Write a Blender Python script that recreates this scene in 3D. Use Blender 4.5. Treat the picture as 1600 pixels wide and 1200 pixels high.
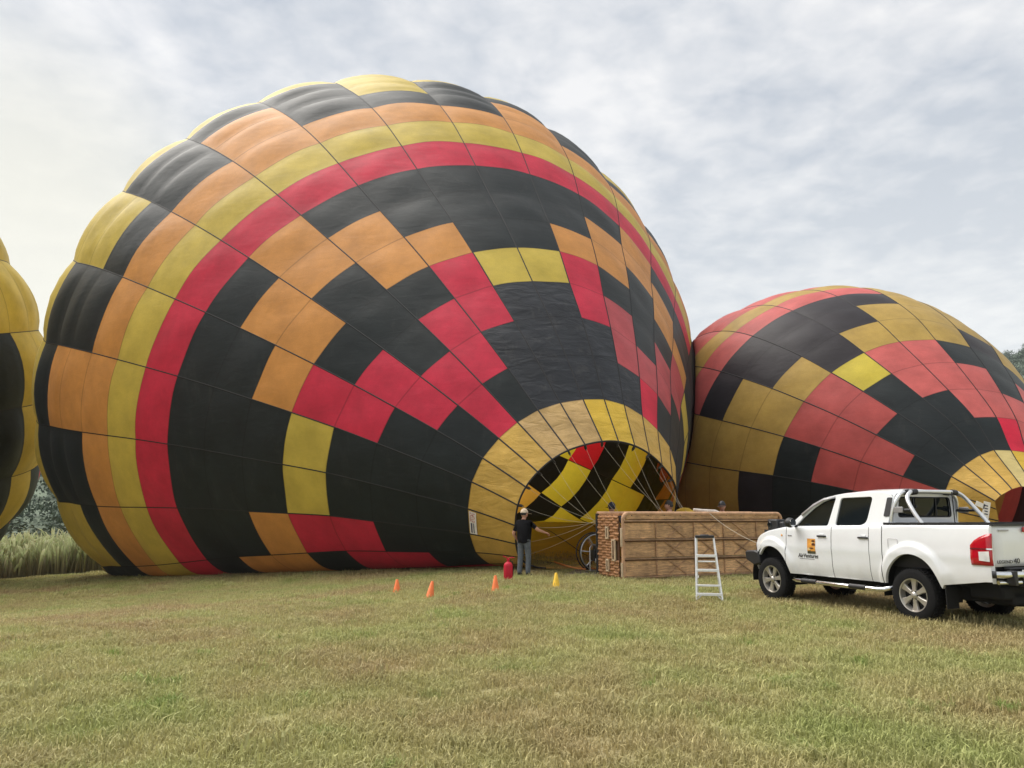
import bpy, bmesh, math, random
import numpy as np
from mathutils import Vector, Matrix

random.seed(11)
rng = np.random.default_rng(11)
for o in list(bpy.data.objects):
    bpy.data.objects.remove(o)
SC = bpy.context.scene
COL = SC.collection
R = math.radians

# ------------------------------------------------------------------ camera
F_PX, CAM_H, HORIZON = 1186.0, 1.62, 801.0          # focal length and horizon row for a 1600 x 1200 frame
PITCH = math.atan((HORIZON - 600) / F_PX)
cam_d = bpy.data.cameras.new('camera')
cam = bpy.data.objects.new('camera', cam_d)
COL.objects.link(cam)
cam.location = (0, 0, CAM_H)
cam.rotation_euler = (math.pi / 2 + PITCH, 0, 0)
cam_d.sensor_width = 36.0
cam_d.lens = 36.0 * F_PX / 1600
cam_d.clip_end = 6000
SC.camera = cam

# ------------------------------------------------------------------ sky, sun, exposure
SUN_AZ = R(-58)       # measured from the view axis (+y), negative = left
SUN_EL = R(58)
sun_dir = Vector((math.sin(SUN_AZ) * math.cos(SUN_EL), math.cos(SUN_AZ) * math.cos(SUN_EL), math.sin(SUN_EL)))
world = bpy.data.worlds.new('World')
SC.world = world
world.use_nodes = True
nt = world.node_tree
nt.nodes.clear()
def N(t, **kw):
    n = nt.nodes.new(t)
    for k, v in kw.items():
        setattr(n, k, v)
    return n
def LK(a, b):
    nt.links.new(a, b)
w_out = N('ShaderNodeOutputWorld')
w_bg = N('ShaderNodeBackground')
w_sky = N('ShaderNodeTexSky', sky_type='NISHITA', sun_disc=False)
w_sky.sun_elevation = SUN_EL
w_sky.sun_rotation = SUN_AZ
w_sky.altitude = 1200
w_sky.dust_density = 2.5
w_tc = N('ShaderNodeTexCoord')
w_sep = N('ShaderNodeSeparateXYZ')
LK(w_tc.outputs['Generated'], w_sep.inputs[0])
# flat cloud layer: direction / (z + c)
w_add = N('ShaderNodeMath', operation='ADD'); w_add.inputs[1].default_value = 0.16
w_abs = N('ShaderNodeMath', operation='MAXIMUM'); w_abs.inputs[1].default_value = 0.0
LK(w_sep.outputs[2], w_abs.inputs[0]); LK(w_abs.outputs[0], w_add.inputs[0])
w_dx = N('ShaderNodeMath', operation='DIVIDE'); w_dy = N('ShaderNodeMath', operation='DIVIDE')
LK(w_sep.outputs[0], w_dx.inputs[0]); LK(w_add.outputs[0], w_dx.inputs[1])
LK(w_sep.outputs[1], w_dy.inputs[0]); LK(w_add.outputs[0], w_dy.inputs[1])
w_cmb = N('ShaderNodeCombineXYZ')
LK(w_dx.outputs[0], w_cmb.inputs[0]); LK(w_dy.outputs[0], w_cmb.inputs[1])
def wnoise(scale, detail, rough, dist):
    n = N('ShaderNodeTexNoise'); n.inputs['Scale'].default_value = scale
    n.inputs['Detail'].default_value = detail; n.inputs['Roughness'].default_value = rough
    n.inputs['Distortion'].default_value = dist
    LK(w_cmb.outputs[0], n.inputs['Vector']); return n
w_n1 = wnoise(1.0, 6, 0.5, 0.15)
w_n2 = wnoise(9.0, 5, 0.55, 0.2)
w_mx = N('ShaderNodeMath', operation='MULTIPLY_ADD'); w_mx.inputs[1].default_value = 0.55
LK(w_n2.outputs['Fac'], w_mx.inputs[0]); LK(w_n1.outputs['Fac'], w_mx.inputs[2])
w_ramp = N('ShaderNodeValToRGB')
w_ramp.color_ramp.elements[0].position = 0.63; w_ramp.color_ramp.elements[0].color = (0.54, 0.585, 0.645, 1)
w_ramp.color_ramp.elements[1].position = 0.92; w_ramp.color_ramp.elements[1].color = (0.91, 0.905, 0.90, 1)
LK(w_mx.outputs[0], w_ramp.inputs[0])
# cloud gets paler and thinner toward the horizon, warmer toward the veiled sun
w_hz = N('ShaderNodeMapRange'); w_hz.inputs[1].default_value = 0.0; w_hz.inputs[2].default_value = 0.48
w_hz.inputs[3].default_value = 1.0; w_hz.inputs[4].default_value = 0.0
LK(w_sep.outputs[2], w_hz.inputs[0])
w_pale = N('ShaderNodeMixRGB'); w_pale.inputs[2].default_value = (0.90, 0.915, 0.90, 1)
w_pf = N('ShaderNodeMath', operation='MULTIPLY'); w_pf.inputs[1].default_value = 0.95
LK(w_hz.outputs[0], w_pf.inputs[0]); LK(w_pf.outputs[0], w_pale.inputs[0]); LK(w_ramp.outputs[0], w_pale.inputs[1])
w_dot = N('ShaderNodeVectorMath', operation='DOT_PRODUCT')
glow = Vector((math.sin(R(-36)), math.cos(R(-36)), math.tan(R(14)))).normalized()
w_dot.inputs[1].default_value = glow
LK(w_tc.outputs['Generated'], w_dot.inputs[0])
w_gl = N('ShaderNodeMapRange'); w_gl.inputs[1].default_value = 0.945; w_gl.inputs[2].default_value = 1.0
w_gl.inputs[3].default_value = 0.0; w_gl.inputs[4].default_value = 0.75; w_gl.interpolation_type = 'SMOOTHSTEP'
LK(w_dot.outputs['Value'], w_gl.inputs[0])
w_warm = N('ShaderNodeMixRGB'); w_warm.inputs[2].default_value = (0.97, 0.93, 0.78, 1)
LK(w_gl.outputs[0], w_warm.inputs[0]); LK(w_pale.outputs[0], w_warm.inputs[1])
# clear-sky light through the veil
w_ss = N('ShaderNodeMixRGB', blend_type='MULTIPLY'); w_ss.inputs[0].default_value = 1.0
w_ss.inputs[2].default_value = (0.09, 0.09, 0.09, 1)
LK(w_sky.outputs[0], w_ss.inputs[1])
w_mix = N('ShaderNodeMixRGB'); w_mix.inputs[0].default_value = 0.88
LK(w_ss.outputs[0], w_mix.inputs[1]); LK(w_warm.outputs[0], w_mix.inputs[2])
LK(w_mix.outputs[0], w_bg.inputs[0])
w_bg.inputs[1].default_value = 0.345
LK(w_bg.outputs[0], w_out.inputs[0])

sun_l = bpy.data.lights.new('sun', 'SUN')
sun_l.energy = 1.5
sun_l.angle = R(50)
sun_l.color = (1.0, 0.95, 0.88)
sun = bpy.data.objects.new('sun', sun_l)
COL.objects.link(sun)
sun.rotation_euler = sun_dir.to_track_quat('Z', 'Y').to_euler()
sun.location = (-30, 20, 40)

vs = SC.view_settings
vs.view_transform = 'Standard'
vs.look = 'None'
vs.exposure = 1.7
vs.gamma = 1.0
vs.use_curve_mapping = False
SC.render.engine = 'CYCLES'

# ------------------------------------------------------------------ pixels to places (photo frame 1600 x 1200)
CP, SP = math.cos(PITCH), math.sin(PITCH)
def pray(px, py):
    X = (px - 800) / F_PX; U = (600 - py) / F_PX
    return np.array([X, CP - U * SP, SP + U * CP])
def at_depth(px, py, y):
    d = pray(px, py); return np.array([0, 0, CAM_H]) + d * (y / d[1])
def at_z(px, py, z):
    d = pray(px, py); return np.array([0, 0, CAM_H]) + d * ((z - CAM_H) / d[2])
def project(P):
    x = P[..., 0]; y = P[..., 1]; z = P[..., 2] - CAM_H
    d = y * CP + z * SP; u = -y * SP + z * CP
    return np.stack([800 + F_PX * x / d, 600 - F_PX * u / d], -1), d

# ------------------------------------------------------------------ materials
def new_mat(name):
    m = bpy.data.materials.new(name); m.use_nodes = True
    t = m.node_tree; b = t.nodes['Principled BSDF']
    return m, t, b
def nd(t, ty, **kw):
    n = t.nodes.new(ty)
    for k, v in kw.items():
        if k.startswith('i_'):
            n.inputs[k[2:].replace('_', ' ')].default_value = v
        else:
            setattr(n, k, v)
    return n
def c4(c): return (c[0], c[1], c[2], 1.0)
def simple(name, col, rough=0.6, metal=0.0, var=0.12, nscale=8.0, bump=0.0, bscale=60.0, spec=0.5, coat=0.0):
    """procedural base: colour broken by two noises, roughness variation, optional fine bump"""
    m, t, b = new_mat(name)
    tc = nd(t, 'ShaderNodeTexCoord')
    n1 = nd(t, 'ShaderNodeTexNoise', i_Scale=nscale, i_Detail=6.0, i_Roughness=0.6)
    t.links.new(tc.outputs['Object'], n1.inputs['Vector'])
    mr = nd(t, 'ShaderNodeMapRange'); mr.inputs[1].default_value = 0.3; mr.inputs[2].default_value = 0.7
    mr.inputs[3].default_value = 1 - var; mr.inputs[4].default_value = 1 + var
    t.links.new(n1.outputs['Fac'], mr.inputs[0])
    mx = nd(t, 'ShaderNodeMixRGB', blend_type='MULTIPLY'); mx.inputs[0].default_value = 1.0
    mx.inputs[1].default_value = c4(col)
    t.links.new(mr.outputs[0], mx.inputs[2]); t.links.new(mx.outputs[0], b.inputs['Base Color'])
    b.inputs['Roughness'].default_value = rough; b.inputs['Metallic'].default_value = metal
    b.inputs['Specular IOR Level'].default_value = spec
    b.inputs['Coat Weight'].default_value = coat
    if bump:
        n2 = nd(t, 'ShaderNodeTexNoise', i_Scale=bscale, i_Detail=4.0)
        t.links.new(tc.outputs['Object'], n2.inputs['Vector'])
        bp = nd(t, 'ShaderNodeBump', i_Strength=bump, i_Distance=0.01)
        t.links.new(n2.outputs['Fac'], bp.inputs['Height']); t.links.new(bp.outputs[0], b.inputs['Normal'])
    return m
def fabric(name, col, trans=0.19, dirt=0.25, tcol=None, wrinkle=0.10, dust=0.0):
    """thin coated nylon: lets some light through, faint weave, soft creases, handling marks"""
    m, t, b = new_mat(name)
    tc = nd(t, 'ShaderNodeTexCoord')
    out = t.nodes['Material Output']
    n1 = nd(t, 'ShaderNodeTexNoise', i_Scale=0.9, i_Detail=8.0, i_Roughness=0.65)
    n3 = nd(t, 'ShaderNodeTexNoise', i_Scale=45.0, i_Detail=3.0, i_Roughness=0.7)
    t.links.new(tc.outputs['Object'], n1.inputs['Vector']); t.links.new(tc.outputs['Object'], n3.inputs['Vector'])
    mr = nd(t, 'ShaderNodeMapRange'); mr.inputs[1].default_value = 0.35; mr.inputs[2].default_value = 0.72
    mr.inputs[3].default_value = 1.0 + dirt * 0.3; mr.inputs[4].default_value = 1.0 - dirt
    t.links.new(n1.outputs['Fac'], mr.inputs[0])
    mr3 = nd(t, 'ShaderNodeMapRange'); mr3.inputs[1].default_value = 0.25; mr3.inputs[2].default_value = 0.75
    mr3.inputs[3].default_value = 0.9; mr3.inputs[4].default_value = 1.1
    t.links.new(n3.outputs['Fac'], mr3.inputs[0])
    mm = nd(t, 'ShaderNodeMath', operation='MULTIPLY')
    t.links.new(mr.outputs[0], mm.inputs[0]); t.links.new(mr3.outputs[0], mm.inputs[1])
    mx = nd(t, 'ShaderNodeMixRGB', blend_type='MULTIPLY'); mx.inputs[0].default_value = 1.0
    mx.inputs[1].default_value = c4(col); t.links.new(mm.outputs[0], mx.inputs[2])
    uv = nd(t, 'ShaderNodeUVMap', uv_map='panel_uv'); su = nd(t, 'ShaderNodeSeparateXYZ'); t.links.new(uv.outputs[0], su.inputs[0])
    ping = nd(t, 'ShaderNodeMath', operation='PINGPONG'); ping.inputs[1].default_value = 0.5; t.links.new(su.outputs[1], ping.inputs[0])
    sm_ = nd(t, 'ShaderNodeMapRange'); sm_.inputs[1].default_value = 0.010; sm_.inputs[2].default_value = 0.018; sm_.inputs[3].default_value = 0.62; sm_.inputs[4].default_value = 1.0
    t.links.new(ping.outputs[0], sm_.inputs[0])
    mx2 = nd(t, 'ShaderNodeMixRGB', blend_type='MULTIPLY'); mx2.inputs[0].default_value = 1.0
    t.links.new(mx.outputs[0], mx2.inputs[1]); t.links.new(sm_.outputs[0], mx2.inputs[2])
    last = mx2.outputs[0]
    if dust:          # pale scuffs and dried mud, rubbed on in streaks
        dm = nd(t, 'ShaderNodeMapping'); dm.inputs['Scale'].default_value = (1.6, 1.6, 0.55); t.links.new(tc.outputs['Object'], dm.inputs[0])
        dn_ = nd(t, 'ShaderNodeTexNoise', i_Scale=1.0, i_Detail=9.0, i_Roughness=0.72, i_Distortion=0.3); t.links.new(dm.outputs[0], dn_.inputs['Vector'])
        dr = nd(t, 'ShaderNodeMapRange'); dr.inputs[1].default_value = 0.56; dr.inputs[2].default_value = 0.78; dr.inputs[4].default_value = dust; t.links.new(dn_.outputs['Fac'], dr.inputs[0])
        dx = nd(t, 'ShaderNodeMixRGB'); dx.inputs[2].default_value = (0.13, 0.12, 0.11, 1); t.links.new(dr.outputs[0], dx.inputs[0]); t.links.new(last, dx.inputs[1]); last = dx.outputs[0]
    t.links.new(last, b.inputs['Base Color'])
    b.inputs['Roughness'].default_value = 0.55
    b.inputs['Specular IOR Level'].default_value = 0.22
    b.inputs['Sheen Weight'].default_value = 0.05
    # creases: stretched noise, slack between the tapes
    mp = nd(t, 'ShaderNodeMapping'); mp.inputs['Scale'].default_value = (1.0, 1.0, 2.6)
    t.links.new(tc.outputs['Object'], mp.inputs[0])
    n2 = nd(t, 'ShaderNodeTexNoise', i_Scale=1.3, i_Detail=5.0, i_Roughness=0.5, i_Distortion=0.6)
    t.links.new(mp.outputs[0], n2.inputs['Vector'])
    bp = nd(t, 'ShaderNodeBump', i_Strength=wrinkle, i_Distance=0.12)
    t.links.new(n2.outputs['Fac'], bp.inputs['Height'])
    bp2 = nd(t, 'ShaderNodeBump', i_Strength=0.12, i_Distance=0.01)
    t.links.new(n3.outputs['Fac'], bp2.inputs['Height']); t.links.new(bp.outputs[0], bp2.inputs['Normal'])
    t.links.new(bp2.outputs[0], b.inputs['Normal'])
    tr = nd(t, 'ShaderNodeBsdfTranslucent'); tr.inputs['Color'].default_value = c4(tcol or col)
    ms = nd(t, 'ShaderNodeMixShader'); ms.inputs[0].default_value = trans
    t.links.new(b.outputs[0], ms.inputs[1]); t.links.new(tr.outputs[0], ms.inputs[2])
    t.links.new(ms.outputs[0], out.inputs['Surface'])
    return m

# ------------------------------------------------------------------ mesh helpers
def add_obj(name, me, parent=None, mat=None):
    o = bpy.data.objects.new(name, me); COL.objects.link(o)
    if parent is not None: o.parent = parent
    if mat is not None and not me.materials: me.materials.append(mat)
    return o
def thing(name, label, cat, loc=(0, 0, 0), rz=0.0, group=None):
    o = bpy.data.objects.new(name, None); COL.objects.link(o)
    o.empty_display_size = 0.2
    o.location = loc; o.rotation_euler = (0, 0, rz)
    o['label'] = label; o['category'] = cat
    if group: o['group'] = group
    return o
def tag(o, label, cat, group=None):
    o['label'] = label; o['category'] = cat
    if group: o['group'] = group
    return o
class MB:
    """collects shapes; build() links them as one mesh object"""
    def __init__(s): s.v = []; s.f = []; s.mi = []; s.cur = 0
    def add(s, vs, fs):
        b = len(s.v); s.v += [tuple(map(float, p)) for p in vs]
        for f in fs: s.f.append(tuple(i + b for i in f)); s.mi.append(s.cur)
        return s
    def box(s, c, d, rot=None, taper=1.0):
        hx, hy, hz = d[0] / 2, d[1] / 2, d[2] / 2
        P = [Vector((x * hx * (taper if z > 0 else 1), y * hy * (taper if z > 0 else 1), z * hz)) for z in (-1, 1) for y in (-1, 1) for x in (-1, 1)]
        if rot is not None: P = [rot @ p for p in P]
        P = [p + Vector(c) for p in P]
        return s.add(P, [(0, 2, 3, 1), (4, 5, 7, 6), (0, 1, 5, 4), (2, 6, 7, 3), (0, 4, 6, 2), (1, 3, 7, 5)])
    def tube(s, pts, r, n=8, caps=True):
        pts = [Vector(p) for p in pts]; m = len(pts)
        rs = r if hasattr(r, '__len__') else [r] * m
        rings = []; up = None
        for i, p in enumerate(pts):
            d = (pts[min(i + 1, m - 1)] - pts[max(i - 1, 0)]).normalized()
            if up is None:
                up = Vector((0, 0, 1)) if abs(d.z) < 0.9 else Vector((1, 0, 0))
            a = d.cross(up).normalized(); b = a.cross(d).normalized(); up = b
            rings.append([p + (a * math.cos(2 * math.pi * k / n) + b * math.sin(2 * math.pi * k / n)) * rs[i] for k in range(n)])
        vs = [q for rg in rings for q in rg]; fs = []
        for i in range(m - 1):
            for k in range(n):
                k2 = (k + 1) % n; fs.append((i * n + k, i * n + k2, (i + 1) * n + k2, (i + 1) * n + k))
        if caps: fs += [tuple(range(n - 1, -1, -1)), tuple((m - 1) * n + k for k in range(n))]
        return s.add(vs, fs)
    def lathe(s, prof, c=(0, 0, 0), n=24, axis='z'):
        vs = []; m = len(prof)
        for (r, h) in prof:
            for k in range(n):
                a = 2 * math.pi * k / n; x, y = r * math.cos(a), r * math.sin(a)
                p = (x, y, h) if axis == 'z' else ((x, h, y) if axis == 'y' else (h, x, y))
                vs.append((p[0] + c[0], p[1] + c[1], p[2] + c[2]))
        fs = []
        for i in range(m - 1):
            for k in range(n):
                k2 = (k + 1) % n; fs.append((i * n + k, i * n + k2, (i + 1) * n + k2, (i + 1) * n + k))
        return s.add(vs, fs)
    def prism(s, poly, y0, y1, f=None):
        """polygon in (x, z) extruded along y; f maps a point"""
        n = len(poly); vs = [(x, y0, z) for x, z in poly] + [(x, y1, z) for x, z in poly]
        if f: vs = [f(p) for p in vs]
        fs = [tuple(range(n - 1, -1, -1)), tuple(range(n, 2 * n))] + [(i, (i + 1) % n, n + (i + 1) % n, n + i) for i in range(n)]
        return s.add(vs, fs)
    def grid(s, P, flip=False):
        """P: array (m, n, 3)"""
        m, n = P.shape[:2]
        fs = [(i * n + j, i * n + j + 1, (i + 1) * n + j + 1, (i + 1) * n + j) for i in range(m - 1) for j in range(n - 1)]
        if flip: fs = [f[::-1] for f in fs]
        return s.add(P.reshape(-1, 3), fs)
    def mesh(s, name, mats=None, smooth=True, angle=40):
        me = bpy.data.meshes.new(name); me.from_pydata(s.v, [], s.f)
        for m in (mats or []):
            if m is not None: me.materials.append(m)
        if mats and len(mats) > 1: me.polygons.foreach_set('material_index', s.mi)
        me.update()
        bm = bmesh.new(); bm.from_mesh(me); bmesh.ops.recalc_face_normals(bm, faces=bm.faces); bm.to_mesh(me); bm.free()
        if smooth:
            me.shade_smooth()
            try: me.set_sharp_from_angle(angle=R(angle))
            except Exception: pass
        return me
    def build(s, name, mat, parent=None, smooth=True, bevel=0.0, angle=40):
        mats = mat if isinstance(mat, (list, tuple)) else [mat]
        o = add_obj(name, s.mesh(name, mats, smooth, angle), parent)
        if bevel:
            md = o.modifiers.new('bevel', 'BEVEL'); md.width = bevel; md.segments = 2; md.limit_method = 'ANGLE'; md.angle_limit = R(35)
        return o
def copy_tree(o, parent=None):
    c = o.copy(); COL.objects.link(c); c.parent = parent
    for ch in list(o.children): copy_tree(ch, c)
    return c
def rotm(ax, a): return Matrix.Rotation(a, 3, ax)
def text_mesh(s, size, depth=0.004, shear=0.0, spacing=1.0):
    cu = bpy.data.curves.new('lettering', 'FONT'); cu.body = s; cu.size = size; cu.extrude = depth
    cu.shear = shear; cu.space_character = spacing; cu.align_x = 'LEFT'
    o = bpy.data.objects.new('lettering_tmp', cu); COL.objects.link(o)
    dg = bpy.context.evaluated_depsgraph_get(); me = bpy.data.meshes.new_from_object(o.evaluated_get(dg))
    bpy.data.objects.remove(o); bpy.data.curves.remove(cu)
    return me
# ------------------------------------------------------------------ ground: a mown field that falls away to the left behind the balloon
def sstep(a, b, x):
    t = np.clip((x - a) / (b - a), 0, 1); return t * t * (3 - 2 * t)
def ground_z(x, y):
    x = np.asarray(x, float); y = np.asarray(y, float)
    d = np.maximum(0, -x - 0.2)
    drop = 0.0775 * d * sstep(7, 21, y)
    drop = np.where(drop > 2.0, 2.0 + 0.6 * np.tanh((drop - 2.0) / 0.6), drop)
    return -drop
def gz(x, y): return float(ground_z(x, y))
def span(a, b, n, p):     # points denser toward 0
    t = np.linspace(-1, 1, n); s = np.sign(t) * np.abs(t) ** p
    return np.where(s < 0, -s * a, s * b)
gx = span(-620, 620, 171, 3.0); gy = np.concatenate([np.linspace(-40, 0, 9)[:-1], np.linspace(0, 45, 91)[:-1], np.geomspace(45, 640, 30)])
GX, GY = np.meshgrid(gx, gy, indexing='ij')
GZ = ground_z(GX, GY) + 0.015 * np.sin(GX * 1.9 + 1.3 * np.sin(GY * 0.7)) * np.sin(GY * 1.4 + 0.8 * np.sin(GX * 0.9))
b = MB(); b.grid(np.stack([GX, GY, GZ], -1), flip=True)

def grass_colour(t, pos_out):
    """dry straw, olive and a few fresh green patches, by place"""
    def noise(sc, det=5.0, dist=0.4):
        n = nd(t, 'ShaderNodeTexNoise', i_Scale=sc, i_Detail=det, i_Distortion=dist); t.links.new(pos_out, n.inputs['Vector']); return n
    a = noise(0.55); c = noise(1.9); e = noise(0.22)
    r1 = nd(t, 'ShaderNodeValToRGB'); el = r1.color_ramp.elements
    el[0].position = 0.30; el[0].color = (0.44, 0.37, 0.175, 1)
    el[1].position = 0.72; el[1].color = (0.36, 0.41, 0.14, 1)
    x = el.new(0.50); x.color = (0.475, 0.45, 0.20, 1)
    t.links.new(a.outputs['Fac'], r1.inputs[0])
    r2 = nd(t, 'ShaderNodeValToRGB'); el = r2.color_ramp.elements
    el[0].position = 0.62; el[0].color = (0, 0, 0, 1); el[1].position = 0.74; el[1].color = (0.9, 0.9, 0.9, 1)
    t.links.new(c.outputs['Fac'], r2.inputs[0])
    m1 = nd(t, 'ShaderNodeMixRGB'); m1.inputs[2].default_value = (0.20, 0.33, 0.065, 1)
    t.links.new(r2.outputs[0], m1.inputs[0]); t.links.new(r1.outputs[0], m1.inputs[1])
    r3 = nd(t, 'ShaderNodeMapRange'); r3.inputs[1].default_value = 0.48; r3.inputs[2].default_value = 0.66; r3.inputs[4].default_value = 0.85
    t.links.new(e.outputs['Fac'], r3.inputs[0])
    m2 = nd(t, 'ShaderNodeMixRGB'); m2.inputs[2].default_value = (0.46, 0.345, 0.19, 1)
    t.links.new(r3.outputs[0], m2.inputs[0]); t.links.new(m1.outputs[0], m2.inputs[1])
    return m2.outputs[0]
m_ground, t, bs = new_mat('field_soil')
geo = nd(t, 'ShaderNodeNewGeometry')
gc = grass_colour(t, geo.outputs['Position'])
fn = nd(t, 'ShaderNodeTexNoise', i_Scale=28.0, i_Detail=6.0, i_Roughness=0.75); t.links.new(geo.outputs['Position'], fn.inputs['Vector'])
fr = nd(t, 'ShaderNodeMapRange'); fr.inputs[1].default_value = 0.3; fr.inputs[2].default_value = 0.7; fr.inputs[3].default_value = 0.55; fr.inputs[4].default_value = 1.05
t.links.new(fn.outputs['Fac'], fr.inputs[0])
gm = nd(t, 'ShaderNodeMixRGB', blend_type='MULTIPLY'); gm.inputs[0].default_value = 1.0
t.links.new(gc, gm.inputs[1]); t.links.new(fr.outputs[0], gm.inputs[2]); t.links.new(gm.outputs[0], bs.inputs['Base Color'])
bs.inputs['Roughness'].default_value = 0.95
gb = nd(t, 'ShaderNodeBump', i_Strength=0.8, i_Distance=0.04); t.links.new(fn.outputs['Fac'], gb.inputs['Height']); t.links.new(gb.outputs[0], bs.inputs['Normal'])
ground = b.build('ground', m_ground)
ground['kind'] = 'structure'

# grass blades: tufts instanced over the field where it can be seen
m_grass, t, bs = new_mat('grass_blades')
geo = nd(t, 'ShaderNodeNewGeometry'); oi = nd(t, 'ShaderNodeObjectInfo')
gc = grass_colour(t, geo.outputs['Position'])
hs = nd(t, 'ShaderNodeHueSaturation')
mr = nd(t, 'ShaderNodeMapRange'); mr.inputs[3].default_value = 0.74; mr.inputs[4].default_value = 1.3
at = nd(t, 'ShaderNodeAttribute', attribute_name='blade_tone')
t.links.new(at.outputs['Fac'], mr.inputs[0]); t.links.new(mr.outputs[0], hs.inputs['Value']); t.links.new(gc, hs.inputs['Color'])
t.links.new(hs.outputs[0], bs.inputs['Base Color']); bs.inputs['Roughness'].default_value = 0.7; bs.inputs['Specular IOR Level'].default_value = 0.25
tr = nd(t, 'ShaderNodeBsdfTranslucent'); t.links.new(hs.outputs[0], tr.inputs['Color'])
ms = nd(t, 'ShaderNodeMixShader'); ms.inputs[0].default_value = 0.3
t.links.new(bs.outputs[0], ms.inputs[1]); t.links.new(tr.outputs[0], ms.inputs[2]); t.links.new(ms.outputs[0], t.nodes['Material Output'].inputs['Surface'])

tuft_col = bpy.data.collections.new('grass_tufts')       # sources for the instancer, not linked to the scene
def make_tuft(i, nb, spread, hmin, hmax):
    r = np.random.default_rng(100 + i); vs = []; fs = []; tone = []
    for k in range(nb):
        a = r.uniform(0, 2 * np.pi); rad = spread * np.sqrt(r.uniform(0, 1))
        bx, by = rad * np.cos(a), rad * np.sin(a)
        h = r.uniform(hmin, hmax); w = r.uniform(0.0028, 0.0058); d = r.uniform(0, 2 * np.pi); lean = h * r.uniform(0.15, 1.1)
        ca, sa = np.cos(d + np.pi / 2) * w, np.sin(d + np.pi / 2) * w
        lx, ly = np.cos(d) * lean, np.sin(d) * lean
        s = len(vs)
        vs += [(bx - ca, by - sa, -0.01), (bx + ca, by + sa, -0.01), (bx + lx * .38 + ca * .8, by + ly * .38 + sa * .8, h * .62), (bx + lx * .38 - ca * .8, by + ly * .38 - sa * .8, h * .62),
               (bx + lx, by + ly, h * (1 - .25 * lean / h))]
        fs += [(s, s + 1, s + 2, s + 3), (s + 3, s + 2, s + 4)]
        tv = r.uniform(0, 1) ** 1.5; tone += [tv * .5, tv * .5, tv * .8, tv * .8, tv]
    me = bpy.data.meshes.new('grass_tuft'); me.from_pydata(vs, [], fs); me.materials.append(m_grass)
    at = me.attributes.new('blade_tone', 'FLOAT', 'POINT'); at.data.foreach_set('value', tone)
    o = bpy.data.objects.new('grass_tuft', me); tuft_col.objects.link(o)
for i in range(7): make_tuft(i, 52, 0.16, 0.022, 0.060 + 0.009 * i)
pts = []
def scatter(y0, y1, dens, sc):
    n = int(dens * (y1 - y0) * (y0 + y1) * 0.5 * 1.5)
    y = np.sqrt(rng.uniform(y0 ** 2, y1 ** 2, n)); x = y * rng.uniform(-0.75, 0.75, n)
    pts.append(np.stack([x, y, ground_z(x, y), np.full(n, sc)], -1))
scatter(4.2, 9, 95, 1.0); scatter(9, 15, 62, 1.12); scatter(15, 24, 38, 1.25); scatter(24, 46, 9, 1.8)
nc = 420; yy = np.sqrt(rng.uniform(4.5 ** 2, 20 ** 2, nc)); xx = yy * rng.uniform(-.72, .72, nc); pts.append(np.stack([xx, yy, ground_z(xx, yy), rng.uniform(1.3, 1.9, nc)], -1))
PT = np.concatenate(pts)
me = bpy.data.meshes.new('grass'); me.from_pydata(PT[:, :3].tolist(), [], [])
at = me.attributes.new('tuft_scale', 'FLOAT', 'POINT'); at.data.foreach_set('value', (PT[:, 3] * rng.uniform(0.7, 1.25, len(PT))).astype(np.float32))
grass = add_obj('grass', me); grass['kind'] = 'stuff'
tag(grass, 'short dry olive and straw coloured grass covering the whole field', 'grass')
ng = bpy.data.node_groups.new('grass_scatter', 'GeometryNodeTree')
ng.interface.new_socket('Geometry', in_out='INPUT', socket_type='NodeSocketGeometry')
ng.interface.new_socket('Geometry', in_out='OUTPUT', socket_type='NodeSocketGeometry')
gi = ng.nodes.new('NodeGroupInput'); go = ng.nodes.new('NodeGroupOutput')
ip = ng.nodes.new('GeometryNodeInstanceOnPoints'); ci = ng.nodes.new('GeometryNodeCollectionInfo')
ci.inputs['Collection'].default_value = tuft_col; ci.inputs['Separate Children'].default_value = True; ci.inputs['Reset Children'].default_value = True
ip.inputs['Pick Instance'].default_value = True
rv = ng.nodes.new('FunctionNodeRandomValue'); rv.data_type = 'FLOAT_VECTOR'
rv.inputs[0].default_value = (-0.12, -0.12, 0); rv.inputs[1].default_value = (0.12, 0.12, 6.283)
na = ng.nodes.new('GeometryNodeInputNamedAttribute'); na.data_type = 'FLOAT'; na.inputs['Name'].default_value = 'tuft_scale'
ng.links.new(gi.outputs[0], ip.inputs['Points']); ng.links.new(ci.outputs[0], ip.inputs['Instance'])
ng.links.new(rv.outputs[0], ip.inputs['Rotation']); ng.links.new(na.outputs[0], ip.inputs['Scale'])
ng.links.new(ip.outputs[0], go.inputs[0])
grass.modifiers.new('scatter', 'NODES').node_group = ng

# ------------------------------------------------------------------ hills and reeds behind the field
m_hill = simple('hillside_scrub', (0.10, 0.13, 0.085), 0.95, var=0.6, nscale=0.11, bump=1.0, bscale=0.3)
def ridge(az):     # height of the skyline over the horizon, as a slope, by direction from the camera (radians, 0 = ahead)
    return 0.14 + 0.075 * sstep(0.0, 0.6, az) + 0.016 * np.sin(az * 9 + 1) + 0.006 * np.sin(az * 31) + 0.003 * np.sin(az * 83)
az = np.linspace(-1.25, 1.25, 260); tt = np.linspace(0, 1, 26)
AZ, TT = np.meshgrid(az, tt, indexing='ij')
D = 75 + TT * 445
hz_ = -3.6 + (ridge(AZ) * np.cos(AZ) * 520 + 4) * (TT ** 1.25) * (1 + 0.05 * np.sin(AZ * 40 + TT * 9) * TT * (1 - TT))
b = MB(); b.grid(np.stack([D * np.sin(AZ), D * np.cos(AZ), hz_], -1), flip=True)
hill = b.build('hill', m_hill); hill['kind'] = 'structure'
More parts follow.
